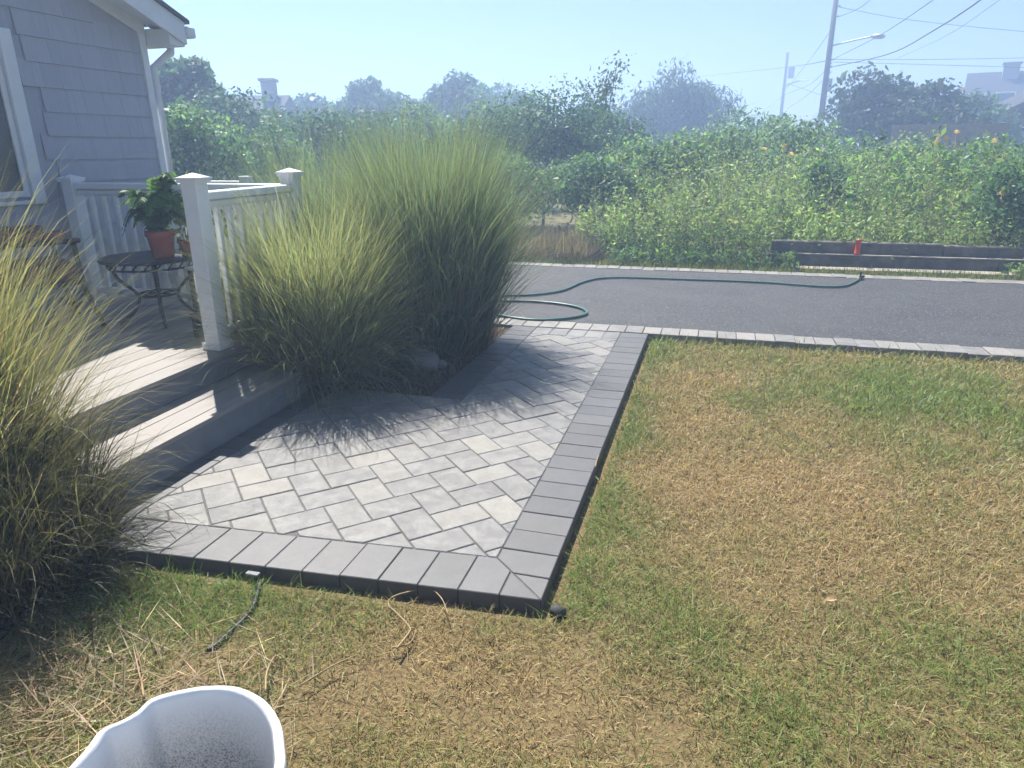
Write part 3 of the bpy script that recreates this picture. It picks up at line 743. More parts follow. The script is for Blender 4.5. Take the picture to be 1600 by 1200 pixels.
VINE = (.125, .215, .09); DARK = (.075, .14, .075); GREY = (.165, .245, .125)
def bush(px, ptop, D, rpx, label, n=5200, ls=.085, base=VINE, name='shrub', grp='shrubs beyond the driveway', nb=26, zb=-.05):
    top = place(px, ptop, D); rw = rpx*D/FPX; h = top.z-zb
    c = (top.x, top.y, zb+h*.50); r = (rw, rw*.9, h*.56)
    return plant(name, label, 'shrub', grp, c, r, int(n*1.5), ls*.78, base, zb, .035, int(nb*1.3))
bush(290, 155, 12.5, 85, 'leafy shrub right behind the house corner', 6000, .085)
bush(395, 165, 14.0, 80, 'vine-covered shrub behind the pale grass clump', 5200)
bush(325, 138, 19, 100, 'tall shrub hiding the distant chimney house', 6000, .12, DARK)
bush(435, 158, 20, 90, 'tall shrub left of the skyline trees', 6000, .12, DARK)
bush(560, 162, 22, 95, 'dark shrub bank under the lone round tree', 6000, .13, DARK)
bush(670, 158, 22, 90, 'dark shrub bank under the wide rounded tree', 6000, .13, VINE)
bush(780, 150, 21, 85, 'tall shrub behind the big dark mound', 6000, .12, VINE)
bush(955, 172, 19, 85, 'tall shrub right of the sparse sapling', 6000, .11, DARK)
bush(1190, 178, 22, 80, 'shrub bank behind the far utility pole', 5000, .12, VINE)
bush(500, 172, 17, 80, 'shrub showing above the grass left of the round tree', 4600, .10, DARK)
bush(615, 178, 18, 75, 'shrub below the round dark tree', 4600, .10, DARK)
bush(735, 176, 15.5, 85, 'rounded shrub just right of the tallest grass clump', 5600, .09, DARK)
bush(850, 136, 15.5, 105, 'big dark shrub mound in the middle of the lot', 9500, .085, DARK, nb=36)
bush(800, 235, 11.6, 70, 'low vine-covered shrub at the end of the dry brush', 4200, .075)
bush(930, 225, 12.2, 75, 'broad-leaved bush in front of the dark mound', 5200, .08, VINE)
bush(1020, 196, 13.5, 90, 'vine tangle in front of the drooping tree', 6500, .09, VINE)
bush(1130, 190, 15, 85, 'bush between the drooping tree and the far utility pole', 5600, .09, GREY)
bush(1240, 180, 17, 75, 'bush under the two utility poles', 5200, .09, GREY)
bush(1330, 205, 15, 75, 'low bush at the foot of the nearest utility pole', 4600, .085, VINE)
bush(1420, 225, 14, 80, 'bush below the spreading tree at the right', 4600, .08, GREY)
bush(1530, 215, 13.5, 80, 'bush in front of the right-hand houses', 4600, .08, VINE)
bush(1290, 245, 11.8, 40, 'dark conifer-like bush standing in the weeds', 3000, .06, DARK)
bush(1595, 250, 11.2, 60, 'bush at the right picture edge', 3600, .07, VINE)
def tree(px, ptop, D, rpx, hpx, label, n, ls, base=DARK, nb=30, trunk=.16, **kw):
    top = place(px, ptop, D); rw = rpx*D/FPX; hh = hpx*D/FPX
    c = (top.x, top.y, top.z-hh*.5); r = (rw, rw*.9, hh*.52)
    return plant('tree', label, 'tree', 'trees beyond the lot', c, r, n, ls, base, -.1, trunk, nb, **kw)
tree(275, 70, 21, 52, 140, 'dark tree rising behind the house eave', 8000, .17)
tree(573, 116, 42, 46, 110, 'round dark tree standing alone on the skyline', 9000, .26)
tree(718, 120, 40, 64, 115, 'wide rounded tree right of the lone round tree', 10000, .26)
tree(1058, 104, 42, 88, 130, 'large drooping tree left of the utility poles', 18000, .27, (.055, .10, .055), nb=40, hang=.7, droop=1.2, asp=.3)
tree(1425, 104, 32, 92, 140, 'spreading open-crowned tree right of the nearest utility pole', 11000, .21, (.05, .085, .045), nb=34)
tree(800, 142, 46, 75, 90, 'far tree left of the sparse sapling', 5000, .3)
tree(930, 168, 50, 70, 70, 'far low tree just left of the drooping tree', 5000, .3)
tree(1530, 150, 38, 60, 90, 'far tree in front of the pale house', 5000, .25)
tree(480, 152, 46, 70, 80, 'far tree behind the left shrubs', 5000, .3)
tree(640, 152, 48, 70, 75, 'far low tree between the two rounded trees', 5000, .3)
# sparse saplings against the sky
def sapling(px, ptop, D, label, n=5):
    root = empty('sapling', place(px, 260, D)*1.0); root.location.z = 0; tag(root, label, 'tree', 'thin saplings')
    items = []; LP = []
    top = place(px, ptop, D)
    for k in range(n):
        e = top+Vector((random.uniform(-.9, 1.0), random.uniform(-.5, .5), -random.uniform(0, .75))); b = Vector((root.location.x+random.uniform(-.3, .3), root.location.y, 0))
        p = spline([b, b.lerp(e, .5)+Vector((random.uniform(-.15, .15), 0, .1)), e], 8); items.append((p, [.022*(1-i/len(p))+.004 for i in range(len(p))]))
        for j in range(8, len(p)):
            for q in range(26): LP.append(p[j]+Vector((random.gauss(0, .17), random.gauss(0, .17), random.gauss(-.03, .13))))
    o = multi_tube('trunk', items, 'bark', None, 5); adopt(o, root)
    P = np.array([list(v) for v in LP]); V, F, c = leaf_quads(P, rng.normal(0, 1, P.shape), .085, .5, leaf_cols(len(P), (.08, .12, .05), .25), .6)
    o = link('crown', np_mesh('crown', V, F, c), 'leaf'); adopt(o, root)
sapling(905, 92, 17.5, 'thin sparse sapling against the sky above the dark mound')

# wild flowers
def flower(px, py, D, label):
    p = place(px, py, D); root = empty('wild_flower', (p.x, p.y, 0)); tag(root, label, 'flower', 'yellow wild flowers in the weeds')
    o = tube('stem', [(p.x+.1, p.y+.05, .1), (p.x+.03, p.y, p.z*.6), p], [.008, .006, .004], 'dry_stem', None, 5); adopt(o, root)
    V = [(0, 0, .012)]; F = []
    for k in range(9):
        a = 6.28*k/9; i = len(V)
        V += [(.05*math.cos(a-.25), .05*math.sin(a-.25), .01), (.095*math.cos(a), .095*math.sin(a), -.005), (.05*math.cos(a+.25), .05*math.sin(a+.25), .01)]; F.append((0, i, i+1, i+2))
    o = link('bloom', py_mesh('bloom', V, F), 'yellow_petal', None, p); o.scale = (.6, .6, .6); o.rotation_euler = (R(random.uniform(20, 70)), R(random.uniform(-30, 30)), 0); adopt(o, root)
for i, (px, py, D, lb) in enumerate([(1466, 212, 13.2, 'upper yellow bloom of the cluster below the spreading tree'), (1478, 216, 13.0, 'right-hand yellow bloom of the cluster below the spreading tree'), (1462, 222, 12.8, 'lower yellow bloom of the cluster below the spreading tree'), (1495, 206, 13.2, 'single yellow bloom beside the flower cluster'), (1554, 220, 12.5, 'yellow bloom in front of the right-hand houses'), (1195, 232, 12.6, 'orange-yellow bloom under the far utility pole'), (1226, 228, 12.8, 'yellow bloom left of the nearest utility pole'), (1563, 276, 11.4, 'yellow bloom low in the weeds near the right edge'), (1566, 302, 10.9, 'lowest yellow bloom near the right edge'), (1237, 240, 12.2, 'small yellow bloom just below its neighbour in the weeds')]):
    flower(px, py, D, lb)

# ---------------------------------------------------------------- timbers, plank, marker
rw_ = empty('retaining_timbers', (2.0, 9.82, -.03)); tag(rw_, 'two stacked dark weathered timbers holding back the weeds', 'retaining wall')
child_box('timber', (.62, 9.80, -.03), (3.35, 9.95, .155), 'weathered_timber', rw_, .008)
child_box('timber', (3.36, 9.805, -.03), (7.2, 9.95, .155), 'weathered_timber', rw_, .008)
child_box('timber', (.72, 9.90, .158), (2.75, 10.04, .315), 'weathered_timber', rw_, .008)
child_box('timber', (2.76, 9.905, .158), (6.4, 10.04, .30), 'weathered_timber', rw_, .008)
child_box('top_strip', (.9, 9.79, .1575), (6.9, 9.87, .172), 'pale_plank', rw_, .002)
pk = box('plank', (-1.3, -.06, -.012), (1.3, .06, .012), 'pale_plank', None, .003); pk.location = (2.25, 9.62, .012); pk.rotation_euler = (R(8), 0, R(1.5)); tag(pk, 'pale loose plank lying in the grass below the timbers', 'plank')
q = gnd(1358, 398, .172); q = Vector((1.76, 9.83, .1725))
mk = lathe('marker_cone', [(.0, 0), (.045, 0), (.045, .012), (.036, .02), (.031, .17), (.034, .175), (.034, .19), (.0, .195)], 'orange_plastic', None, q, 16); tag(mk, 'small orange-red plastic marker standing on the timber', 'marker')

# ---------------------------------------------------------------- hose
hp = [(1341, 437), (1332.8, 442), (1318.7, 447), (1296, 448), (1262.5, 446.2), (1206, 442), (1150, 439.3), (1065.6, 436.4), (995, 434), (958.7, 433.8), (930.6, 436), (908, 441.7), (880, 453.5), (846, 459.4), (812.5, 461.4), (742, 461.4), (700, 462), (672, 464), (690, 467), (736.6, 468.4), (784, 469.8), (835, 471), (874, 474.6), (902.5, 479.7), (915, 485.3), (915, 491), (896.9, 495.7), (868.7, 499), (835, 499.7), (798, 495.7), (770, 489.5), (750.6, 481), (736.6, 471.8), (715, 466), (690, 462), (640, 455), (590, 440)]
hpts = [gnd(a, b, .012) for a, b in hp]
hose_root = empty('garden_hose', hpts[0]); tag(hose_root, 'green garden hose looping across the asphalt driveway', 'hose')
o = tube('hose', spline(hpts, 8), .0125, 'hose_green', None, 10); adopt(o, hose_root)
d0 = (hpts[0]-hpts[1]).normalized(); e = hpts[0]
o = tube('coupling', [e, e+d0*.05], .019, 'brass', None, 12); adopt(o, hose_root)
o = multi_tube('nozzle', [([e+d0*.05, e+d0*.09, e+d0*.14+Vector((0, 0, .012)), e+d0*.20+Vector((.01, -.02, .012))], [.017, .024, .02, .016]), ([e+d0*.085, e+d0*.08+Vector((0, 0, .07))], .010), ([e+d0*.055+Vector((0, 0, .07)), e+d0*.11+Vector((0, 0, .072))], .009)], 'black_plastic', None, 8); adopt(o, hose_root)

# ---------------------------------------------------------------- planter
rim_px = [(108, 1198), (134, 1169), (156, 1141), (187.5, 1126.5), (212, 1112.5), (237.5, 1090.6), (281, 1078), (328, 1071), (375, 1073.5), (415.6, 1093.75), (437.5, 1125), (443.75, 1159), (443.75, 1200)]
rim = [gnd(a, b, .30) for a, b in rim_px]
rim = [Vector((v.x, v.y, 0)) for v in rim]
rim += [Vector((-.755, .84, 0)), Vector((-.80, .74, 0)), Vector((-.90, .68, 0)), Vector((-1.03, .655, 0)), Vector((-1.13, .69, 0)), Vector((-1.185, .745, 0))]
n0 = len(rim); cen = sum(rim, Vector())/n0
loop = spline(rim+[rim[0]], 4)[:-1]; NL = len(loop)
prof = [(.70, -.055, 0), (.80, -.062, 1), (.90, .09, 1), (.985, .235, 1), (1.0, .275, 1), (1.0, .292, 1), (.985, .301, 1), (.945, .303, 1), (.915, .299, 1), (.90, .285, 1), (.885, .24, 1), (.80, .09, 1), (.70, .0, 1), (.0, -.015, 1)]
V = []; F = []
for s_, z_, k_ in prof:
    for v in loop: V.append((( v.x-cen.x)*s_, (v.y-cen.y)*s_, z_))
for i in range(len(prof)-1):
    for k in range(NL): F.append((i*NL+k, i*NL+(k+1) % NL, (i+1)*NL+(k+1) % NL, (i+1)*NL+k))
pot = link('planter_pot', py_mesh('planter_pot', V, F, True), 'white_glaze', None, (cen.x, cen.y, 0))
tag(pot, 'empty white glazed planter with a wavy rim on the front lawn', 'planter')

# ---------------------------------------------------------------- deck furniture
tb = empty('patio_table', (-3.82, 4.02, DZ)); tag(tb, 'round dark wrought-iron patio table on the deck', 'table')
o = lathe('table_top', [(0, .44), (.30, .44), (.335, .446), (.345, .456), (.335, .466), (.30, .46), (0, .46)], 'dark_iron', tb, (0, 0, 0), 40)
for k in range(4):
    a = R(45+90*k); c_, s_ = math.cos(a), math.sin(a)
    tube('leg', spline([(c_*.27, s_*.27, .44), (c_*.24, s_*.24, .33), (c_*.13, s_*.13, .2), (c_*.16, s_*.16, .1), (c_*.24, s_*.24, .03), (c_*.28, s_*.28, .008)], 6), .0115, 'dark_iron', tb, 8)
bm = bmesh.new()
ring = []
multi_tube('apron_scroll', [([(math.cos(6.2832*j/24)*.285, math.sin(6.2832*j/24)*.285, .40) for j in range(25)], .008)]+[([(math.cos(6.2832*j/24)*.29, math.sin(6.2832*j/24)*.29, .40), (math.cos(6.2832*(j+.5)/24)*.29, math.sin(6.2832*(j+.5)/24)*.29, .44)], .006) for j in range(24)], 'dark_iron', tb, 6)
multi_tube('shelf_ring', [([(math.cos(6.2832*j/20)*.135, math.sin(6.2832*j/20)*.135, .2) for j in range(21)], .009)]+[([(math.cos(6.2832*j/6)*.13, math.sin(6.2832*j/6)*.13, .2), (0, 0, .2)], .006) for j in range(6)], 'dark_iron', tb, 6)
TT = DZ+.461
fp = empty('potted_fern', (-3.70, 4.0, TT)); tag(fp, 'green fern in a terracotta pot on the iron table', 'plant')
pt = lathe('pot', [(0, 0), (.066, 0), (.07, .02), (.088, .15), (.09, .152), (.098, .153), (.098, .185), (.086, .185), (.08, .16), (0, .155)], 'terracotta', fp, (0, 0, .001), 28)
def frond(parent, base, az, L, up, droop, n=15, ls=.055, col=(.07, .17, .03)):
    P = []; pts = []
    for i in range(n+1):
        s = i/n; r_ = L*s*(.9); z_ = up*math.sin(min(1, s*1.1)*math.pi*.62)-droop*s*s
        pts.append(Vector((math.cos(az)*r_, math.sin(az)*r_, z_))+Vector(base))
    V = list(pts); F = []; side = Vector((-math.sin(az), math.cos(az), 0))
    for i in range(1, n):
        t = (pts[i+1]-pts[i]).normalized(); w = ls*math.sin(math.pi*(.12+.85*i/n))*1.5
        for sg in (-1, 1):
            b = len(V); o = pts[i]; tip = o+side*sg*w+t*w*.35-Vector((0, 0, w*.22))
            V += [o+side*sg*w*.5-t*.012, tip, o+side*sg*w*.55+t*.016]; F.append((i, b, b+1, b+2)); F.append((i, b+2, i+1, i+1) if False else (i, b, b+2, i+1))
    F = [f for f in F]
    c = np.tile(np.array(col)*random.uniform(.75, 1.3), (len(V), 1))
    o = link('frond', np_mesh('frond', np.array([list(v) for v in V]), np.array(F), c), 'leaf', parent); return o
for k in range(26):
    a = 2.4*k+random.uniform(-.3, .3); frond(fp, (0, 0, .17), a, random.uniform(.18, .34), random.uniform(.14, .36), random.uniform(.02, .26), 17, .062)
for k in range(5): frond(fp, (0.02, 0, .17), -.5+.35*k, random.uniform(.16, .26), random.uniform(.34, .46), .0, 16, .06, (.13, .25, .05))
# second small pot plant with mixed leaves behind the fern
p2 = empty('potted_plant', (-3.52, 4.22, TT-.002)); tag(p2, 'small plant with round grey-green leaves beside the fern', 'plant')
lathe('pot', [(0, 0), (.045, 0), (.06, .10), (.063, .105), (.055, .108), (0, .09)], 'terracotta', p2, (-.08, -.09, .002), 20)
P = rng.normal(0, 1, (160, 3))*np.array([.10, .08, .09])+np.array([-.02, -.06, .27]); V, F, c = leaf_quads(P, rng.normal(0, 1, P.shape)+[0, 0, .8], .055, .9, leaf_cols(160, (.14, .20, .10), .3))
link('foliage', np_mesh('foliage', V, F, c), 'leaf', p2)
multi_tube('stems', [([(-.08, -.09, .09), (P[i][0]*.6-.03, P[i][1]*.6-.03, .2), tuple(P[i])], .003) for i in range(18)], 'dry_stem', p2, 5)
# plant stand at the near post
st = empty('plant_stand', (-3.28, 4.02, DZ)); tag(st, 'small pale-topped wooden stand tucked behind the near railing post', 'stand')
def cb(name, lo, hi, mat, par, bev=.004): return box(name, lo, hi, mat, par, bev)
cb('top', (-.16, -.14, .40), (.16, .14, .422), 'pale_wood', st)
for sx in (-1, 1):
    for sy in (-1, 1): cb('leg', (sx*.135-.014, sy*.115-.014, .001), (sx*.135+.014, sy*.115+.014, .399), 'dark_iron', st)
cb('shelf', (-.12, -.10, .05), (.12, .10, .068), 'dark_iron', st)
bk = lathe('basket', [(0, 0), (.085, 0), (.115, .08), (.12, .18), (.108, .235), (.112, .245), (.10, .245), (.10, .2), (0, .19)], 'wicker', None, (-3.28, 4.02, DZ+.0685), 24); tag(bk, 'dark wicker basket on the shelf of the plant stand', 'basket')
sl = empty('low_stool', (-3.16, 3.74, DZ)); tag(sl, 'low dark footstool standing on the sunlit deck edge', 'stool')
cb('seat', (-.10, -.09, .13), (.10, .09, .16), 'dark_iron', sl)
for sx in (-1, 1):
    for sy in (-1, 1): cb('leg', (sx*.08-.012, sy*.07-.012, .001), (sx*.08+.012, sy*.07+.012, .129), 'dark_iron', sl)
# armchair
ch = empty('patio_chair', (-4.42, 3.52, DZ), R(-28)); tag(ch, 'dark metal patio armchair with rust-red cushions', 'chair')
cu = box('seat_cushion', (-.27, -.27, .36), (.27, .27, .47), 'rust_cushion', ch, .035, 4)
o = box('back_cushion', (-.26, -.055, -.28), (.26, .055, .28), 'rust_cushion', ch, .04, 4); o.location = (0, -.30, .72); o.rotation_euler = (R(14), 0, 0)
box('seat_frame', (-.28, -.28, .325), (.28, .28, .358), 'dark_iron', ch, .004)
for sx in (-1, 1):
    tube('leg', [(sx*.27, .26, .6), (sx*.28, .27, .3), (sx*.30, .34, .005)], .017, 'dark_iron', ch, 8)
    tube('leg', [(sx*.27, -.24, .6), (sx*.28, -.26, .3), (sx*.30, -.38, .005)], .017, 'dark_iron', ch, 8)
    ar = box('arm', (sx*.28-.035, -.28, .60), (sx*.28+.035, .30, .632), 'dark_iron', ch, .012, 2)
    ac = box('arm_pad', (-.05, -.20, 0), (.05, .22, .05), 'rust_cushion', ch, .018, 3); ac.location = (sx*.28, 0.01, .66)
multi_tube('back_frame', [([(sx*.26, -.27, .33), (sx*.26, -.36, .72), (sx*.25, -.44, 1.02)], .014) for sx in (-1, 1)]+[([(-.25, -.44, 1.02), (.25, -.44, 1.02)], .014)], 'dark_iron', ch, 8)
ch2 = box('storage_box', (-.32, -.2, 0), (.32, .2, .42), 'pale_wood', None, .02, 2); ch2.location = (-4.74, 2.75, DZ+.2115); tag(ch2, 'pale storage box against the house wall under the window', 'box')
ch2.rotation_euler.z = R(90)

# ---------------------------------------------------------------- stones, edging strip, stems
def stone(loc, s, label, seed, mat='rock'):
    bm = bmesh.new(); bmesh.ops.create_icosphere(bm, subdivisions=3, radius=1.0); r_ = random.Random(seed)
    dirs = [Vector((r_.gauss(0, 1), r_.gauss(0, 1), r_.gauss(0, 1))).normalized() for _ in range(9)]
    for v in bm.verts:
        for d in dirs:
            k = v.co.dot(d)-.78
            if k > 0: v.co -= d*k*.85
    bmesh.ops.scale(bm, vec=s, verts=bm.verts)
    me = bpy.data.meshes.new('stone'); bm.to_mesh(me); bm.free()
    o = link('stone', me, mat, None, loc); tag(o, label, 'stone', 'loose stones'); return o
stone((-2.02, 4.50, .02), (.15, .12, .11), 'large pale boulder between the two grass clumps', 1)
stone((-1.86, 4.52, .0), (.045, .04, .035), 'small round stone on the bed near the pavers', 2)
q = gnd(872, 955, -.04); stone((q.x, q.y, -.045), (.032, .028, .03), 'dark plastic edging spike cap at the front corner of the pavers', 4, 'spike_cap')  # plastic edging spike cap, shaped with the stone builder
ed = [gnd(a, b, -.060) for a, b in ((409, 893), (405, 920), (396, 950), (380, 972), (360, 990), (345, 1005), (325, 1020))]
es = spline(ed, 5); V = []; F = []
for i, p in enumerate(es):
    t = (es[min(i+1, len(es)-1)]-es[max(i-1, 0)]).normalized(); nrm = Vector((-t.y, t.x, 0))
    for a, z_ in ((-.030, -.03), (-.014, .004), (-.008, .014), (.004, .018), (.012, .011), (.006, .002), (-.014, -.03)): V.append(p+nrm*a+Vector((0, 0, z_)))
for i in range(len(es)-1):
    for k in range(6): F.append((i*7+k, i*7+k+1, (i+1)*7+k+1, (i+1)*7+k))
er = empty('lawn_edging', ed[0]); tag(er, 'black plastic lawn edging strip half buried in the front grass', 'edging')
o = link('strip', py_mesh('strip', V, F, True), 'black_plastic'); adopt(o, er)
q = gnd(398, 898, -.03); o = box('bracket', (q.x-.035, q.y-.012, -.035), (q.x+.02, q.y+.012, -.022), 'riser_grey', None, .002); adopt(o, er)
def stem(pxs, label, r_=.004, z=-.035):
    p = spline([gnd(a, b, z+random.uniform(0, .02)) for a, b in pxs], 5)
    o = tube('dry_stem', p, [r_*(1-.5*i/len(p)) for i in range(len(p))], 'dry_stem', None, 6); tag(o, label, 'stem', 'dry stems on the lawn')
stem([(620, 1013), (638, 990), (640, 980), (620, 958), (607, 945), (615, 932), (650, 922), (672, 920), (690, 935), (700, 960)], 'long curved dry stem on the grass before the pavers')
stem([(612, 1012), (640, 1005), (650, 985)], 'short forked stem below the long curved one', .003)
stem([(415, 1080), (417, 1050), (430, 1025), (440, 1030)], 'pale dry stem beside the planter rim', .0035)
stem([(470, 1070), (520, 1040), (560, 1022)], 'thin dark twig between the planter and the curved stem', .003)
stem([(930, 730), (934, 715), (940, 705)], 'pale dry stem leaning on the right edge of the pavers', .0035, -.02)
stem([(225, 1090), (222, 1060), (235, 1045)], 'brown stem sticking up behind the planter', .004)
def fallen(px, py, s, label, rz):
    q = gnd(px, py, -.035); V = [(-.5, 0, 0), (-.1, .2, .08), (.25, .16, .1), (.6, 0, .02), (.25, -.16, .1), (-.1, -.2, .08), (.05, 0, .02)]
    F = [(0, 6, 1), (1, 6, 2), (2, 6, 3), (3, 6, 4), (4, 6, 5), (5, 6, 0)]
    o = link('fallen_leaf', py_mesh('fallen_leaf', V, F), 'dead_leaf', None, q); o.scale = (s, s, s); o.rotation_euler = (.2, .1, rz); tag(o, label, 'leaf', 'fallen leaves on the lawn')
fallen(1298, 937, .055, 'pale fallen leaf in the middle of the front lawn', .5)
fallen(1245, 570, .07, 'curled pale leaf on the lawn near the driveway', 1.0)
fallen(1105, 619, .06, 'small fallen leaf left of the green lawn patch', .1)
fallen(1040, 810, .04, 'fallen leaf on the lawn just right of the pavers', .9)

# ---------------------------------------------------------------- utility poles and wires
def pole(px, ptop, pbot, D, rad, label, extra):
    t = place(px[0], ptop, D); b = place(px[1], pbot, D); b.z = -.3; b.x = t.x+(b.x-t.x)*0; b.y = t.y
    root = empty('utility_pole', (t.x, t.y, 0)); tag(root, label, 'pole', 'utility poles')
    o = tube('shaft', [(t.x, t.y, -.3), t], [rad*1.15, rad*.8], 'pole_wood', None, 12); adopt(o, root); extra(root, t); return root
D1, D2, D3 = 48, 86, 150
def ex1(r, t):
    a = place(1303, 72, D1); a.x = t.x; a.y = t.y
    pts = spline([a, place(1330, 64, D1-.5), place(1362, 57, D1-1)], 6); o = tube('lamp_arm', pts, .045, 'lamp_metal', None, 8); adopt(o, r)
    e = pts[-1]; f = place(1383, 57, D1-1.3); o = tube('lamp_head', [e, e.lerp(f, .3), e.lerp(f, .8), f], [.06, .15, .13, .05], 'lamp_metal', None, 10); adopt(o, r)
    for py in (10, 26, 93, 104):
        q = place(1306, py, D1); o = tube('insulator', [(t.x, t.y, q.z), (t.x+.28, t.y-.1, q.z)], .05, 'lamp_metal', None, 8); adopt(o, r)
    q = place(1296, 133, D1); o = box('junction_box', (t.x+.13, t.y-.18, q.z-.35), (t.x+.35, t.y+.1, q.z+.35), 'lamp_metal', None, .02); adopt(o, r)
def ex2(r, t):
    q = place(1236, 114, D2); o = lathe('transformer', [(0, -.55), (.32, -.55), (.33, .45), (.22, .6), (0, .62)], 'lamp_metal', None, (q.x, t.y-.3, q.z), 16); adopt(o, r)
    pts = spline([(t.x, t.y, place(1226, 136, D2).z), place(1240, 129, D2-1), place(1252, 126, D2-1.5), place(1263, 126, D2-2)], 5); o = tube('lamp_arm', pts, .07, 'lamp_metal', None, 6); adopt(o, r)
def ex3(r, t):
    pts = [(t.x, t.y, place(1160, 168, D3).z), place(1182, 160, D3-2)]; o = tube('lamp_arm', pts, .09, 'lamp_metal', None, 6); adopt(o, r)
pole((1309, 1288), -22, 185, D1, .17, 'nearest tall utility pole carrying a street lamp arm', ex1)
pole((1231, 1218), 82, 178, D2, .17, 'leaning middle utility pole with a transformer can', ex2)
pole((1159, 1160), 138, 190, D3, .2, 'small most distant utility pole beside the drooping tree', ex3)
def wire(pts, label, r_=.022):
    o = tube('overhead_wire', spline([place(a, b, D) for a, b, D in pts], 6), r_, 'wire_black', None, 5); tag(o, label, 'wire', 'overhead wires')
wire([(1302, 93, D1), (1229, 105, D2), (1115, 117, 110), (985, 131, 130), (860, 150, 150)], 'cable running left from the nearest pole across the middle pole', .035)
wire([(1303, 104, D1), (1390, 84, 42), (1460, 47, 35), (1532, 0, 28), (1640, -85, 22)], 'thick cable sagging from the nearest pole to the upper right', .026)
wire([(1303, 92, D1), (1375, 55, 42), (1458, 0, 34), (1560, -75, 26)], 'cable crossing behind the street lamp to the top edge', .018)
wire([(1309, 27, D1), (1340, 14, 44), (1365, -4, 40), (1420, -45, 34)], 'short topmost wire leaving the nearest pole rightwards', .018)
wire([(1311, 11, D1), (1400, 28, 50), (1500, 40, 52), (1620, 51, 55)], 'upper wire sloping down to the right edge', .016)
wire([(1303, 93, D1), (1450, 93, 52), (1620, 90, 56)], 'level wire running to the right edge', .014)
wire([(1303, 97, D1), (1450, 101, 52), (1620, 106, 56)], 'lowest of the wires running to the right edge', .014)
wire([(1303, 40, D1), (1268, 90, 66), (1228, 140, D2)], 'wire slanting from the nearest pole down to the middle pole', .022)
wire([(1300, 98, D1), (1265, 132, 66), (1224, 150, D2), (1190, 175, 118)], 'second slanting wire below it between the poles', .02)
wire([(1299, 112, D1), (1262, 148, 66), (1230, 170, D2)], 'lowest slanting wire left of the nearest pole', .02)
wire([(1230, 130, D2), (1280, 147, 80), (1340, 163, 70)], 'thin service wire from the middle pole towards the spreading tree', .03)
wire([(1400, 92, 60), (1480, 55, 48), (1562, 0, 36), (1620, -40, 30)], 'faint thin wire rising to the upper right', .012)

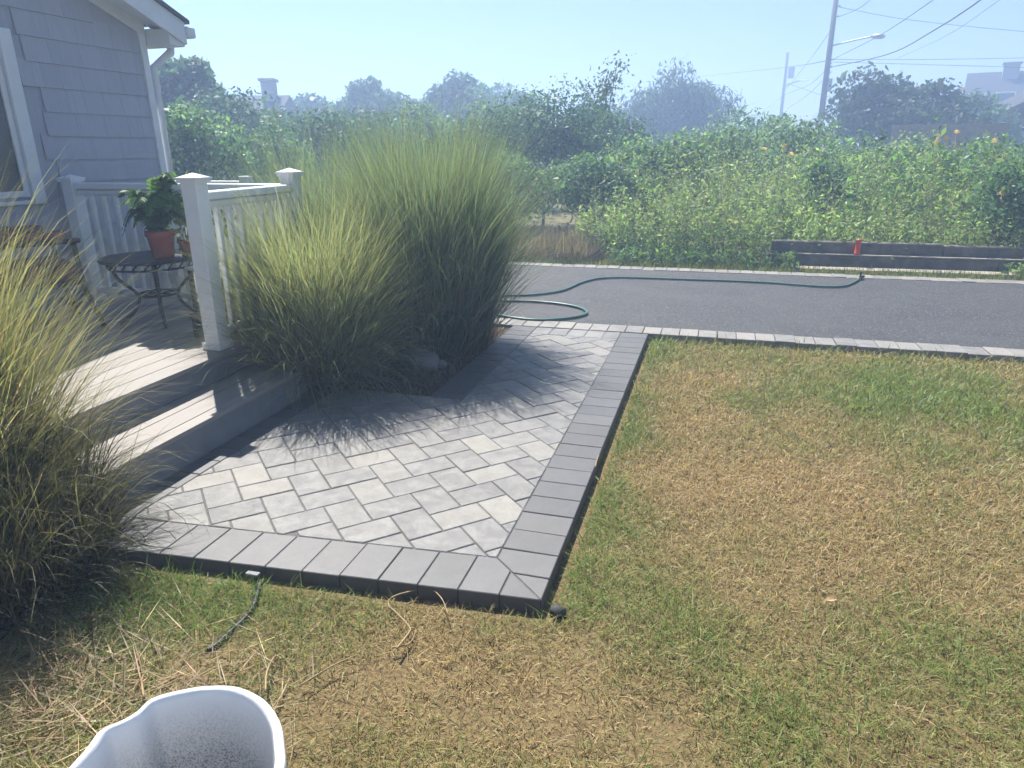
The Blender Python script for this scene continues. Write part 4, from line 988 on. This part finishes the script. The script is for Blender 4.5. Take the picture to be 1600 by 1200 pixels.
# ---------------------------------------------------------------- far houses and fence
def far_house(name, label, c, w, d, h, rh, wallm, axis='x', wins=(), chim=None, rz=0.0):
    root = empty(name, (c[0], c[1], 0), rz); tag(root, label, 'house', 'houses beyond the lot')
    box('wall', (-w/2, -d/2, -.1), (w/2, d/2, h), wallm, root, 0.0)
    ov = .4
    if axis == 'x': V = [(-w/2-ov, -d/2-ov, h-.15), (w/2+ov, -d/2-ov, h-.15), (w/2+ov, d/2+ov, h-.15), (-w/2-ov, d/2+ov, h-.15), (-w/2-ov, 0, h+rh), (w/2+ov, 0, h+rh)]; F = [(0, 1, 5, 4), (2, 3, 4, 5), (0, 4, 3), (1, 2, 5), (0, 3, 2, 1)]
    else: V = [(-w/2-ov, -d/2-ov, h-.15), (w/2+ov, -d/2-ov, h-.15), (w/2+ov, d/2+ov, h-.15), (-w/2-ov, d/2+ov, h-.15), (0, -d/2-ov, h+rh), (0, d/2+ov, h+rh)]; F = [(0, 1, 4), (2, 3, 5), (1, 2, 5, 4), (3, 0, 4, 5), (0, 3, 2, 1)]
    rf = link('roof', py_mesh('roof', V, F), 'far_roof', root)
    for (x, z, ww, hh) in wins:
        f = box('window', (x-ww/2-.1, -d/2-.06, z-.1), (x+ww/2+.1, -d/2-.005, z+hh+.1), 'far_white', root, .01)
        p = box('pane', (-ww/2, -.04, -hh/2), (ww/2, -.005, hh/2), 'dark_glass', f, 0.0); p.location = (0, -.03, 0)
    if chim:
        k = box('chimney', (chim[0]-chim[3], chim[1]-.4, h), (chim[0]+chim[3], chim[1]+.4, chim[2]), 'far_wall', root, .02)
        box('chimney_cap', (chim[0]-chim[3]-.1, chim[1]-.5, chim[2]+.003), (chim[0]+chim[3]+.1, chim[1]+.5, chim[2]+.15), 'far_wall', root, .02)
p = place(1520, 190, 62); far_house('far_house', 'pale two-storey house with chimney behind the spreading tree', (p.x+4.2, p.y+4), 7, 7, 4.4, 2.2, 'far_wall', 'x', [(-3.2, 3.6, 1, 1.3), (-1.4, 3.6, 1, 1.3), (.6, 3.6, 1, 1.3), (-2.5, 1.2, 1, 1.3)], (-1.2, -.6, 7.0, .5), R(-14))
p = place(1610, 190, 42); far_house('far_house', 'low house with a dark sloping roof at the right edge', (p.x+2.4, p.y+3), 8.0, 7, 2.5, 2.3, 'far_wall', 'y', [(-2.4, 1.0, 1, 1.2), (-.4, 1.0, 1, 1.2)], None, R(-6))
p = place(345, 150, 40); far_house('far_house', 'distant house roof with twin-pot chimney above the left shrubs', (p.x-1.9, p.y+3), 6.0, 6, 2.9, 1.45, 'far_wall', 'x', [(0, 1.2, 1, 1.2)], (2.4, -.3, 5.0, .32), R(18))
fn = empty('wooden_fence', place(1450, 220, 27)); fn.location.z = 0; tag(fn, 'weathered wooden fence panels below the spreading tree', 'fence')
for k in range(8):
    a = place(1408+k*22, 200, 27+k*.12); box('fence_panel', (a.x-.26-fn.location.x, a.y-fn.location.y, .0), (a.x+.26-fn.location.x, a.y+.03-fn.location.y, 2.1+.03*(k % 2)), 'fence_wood', fn, .005)

# ---------------------------------------------------------------- haze
t = NT('haze'); vol = t.n('ShaderNodeVolumePrincipled'); vol.inputs['Color'].default_value = (0.48, 0.655, 1.0, 1); vol.inputs['Density'].default_value = 0.0115; vol.inputs['Anisotropy'].default_value = 0.35
t.l(vol.outputs[0], t.out.inputs['Volume']); MAT['haze'] = t.m
hz = box('haze', (-172, -22, -1.3), (172, 172, 13.2), 'haze', None, 0.0); tag(hz, kind='stuff')
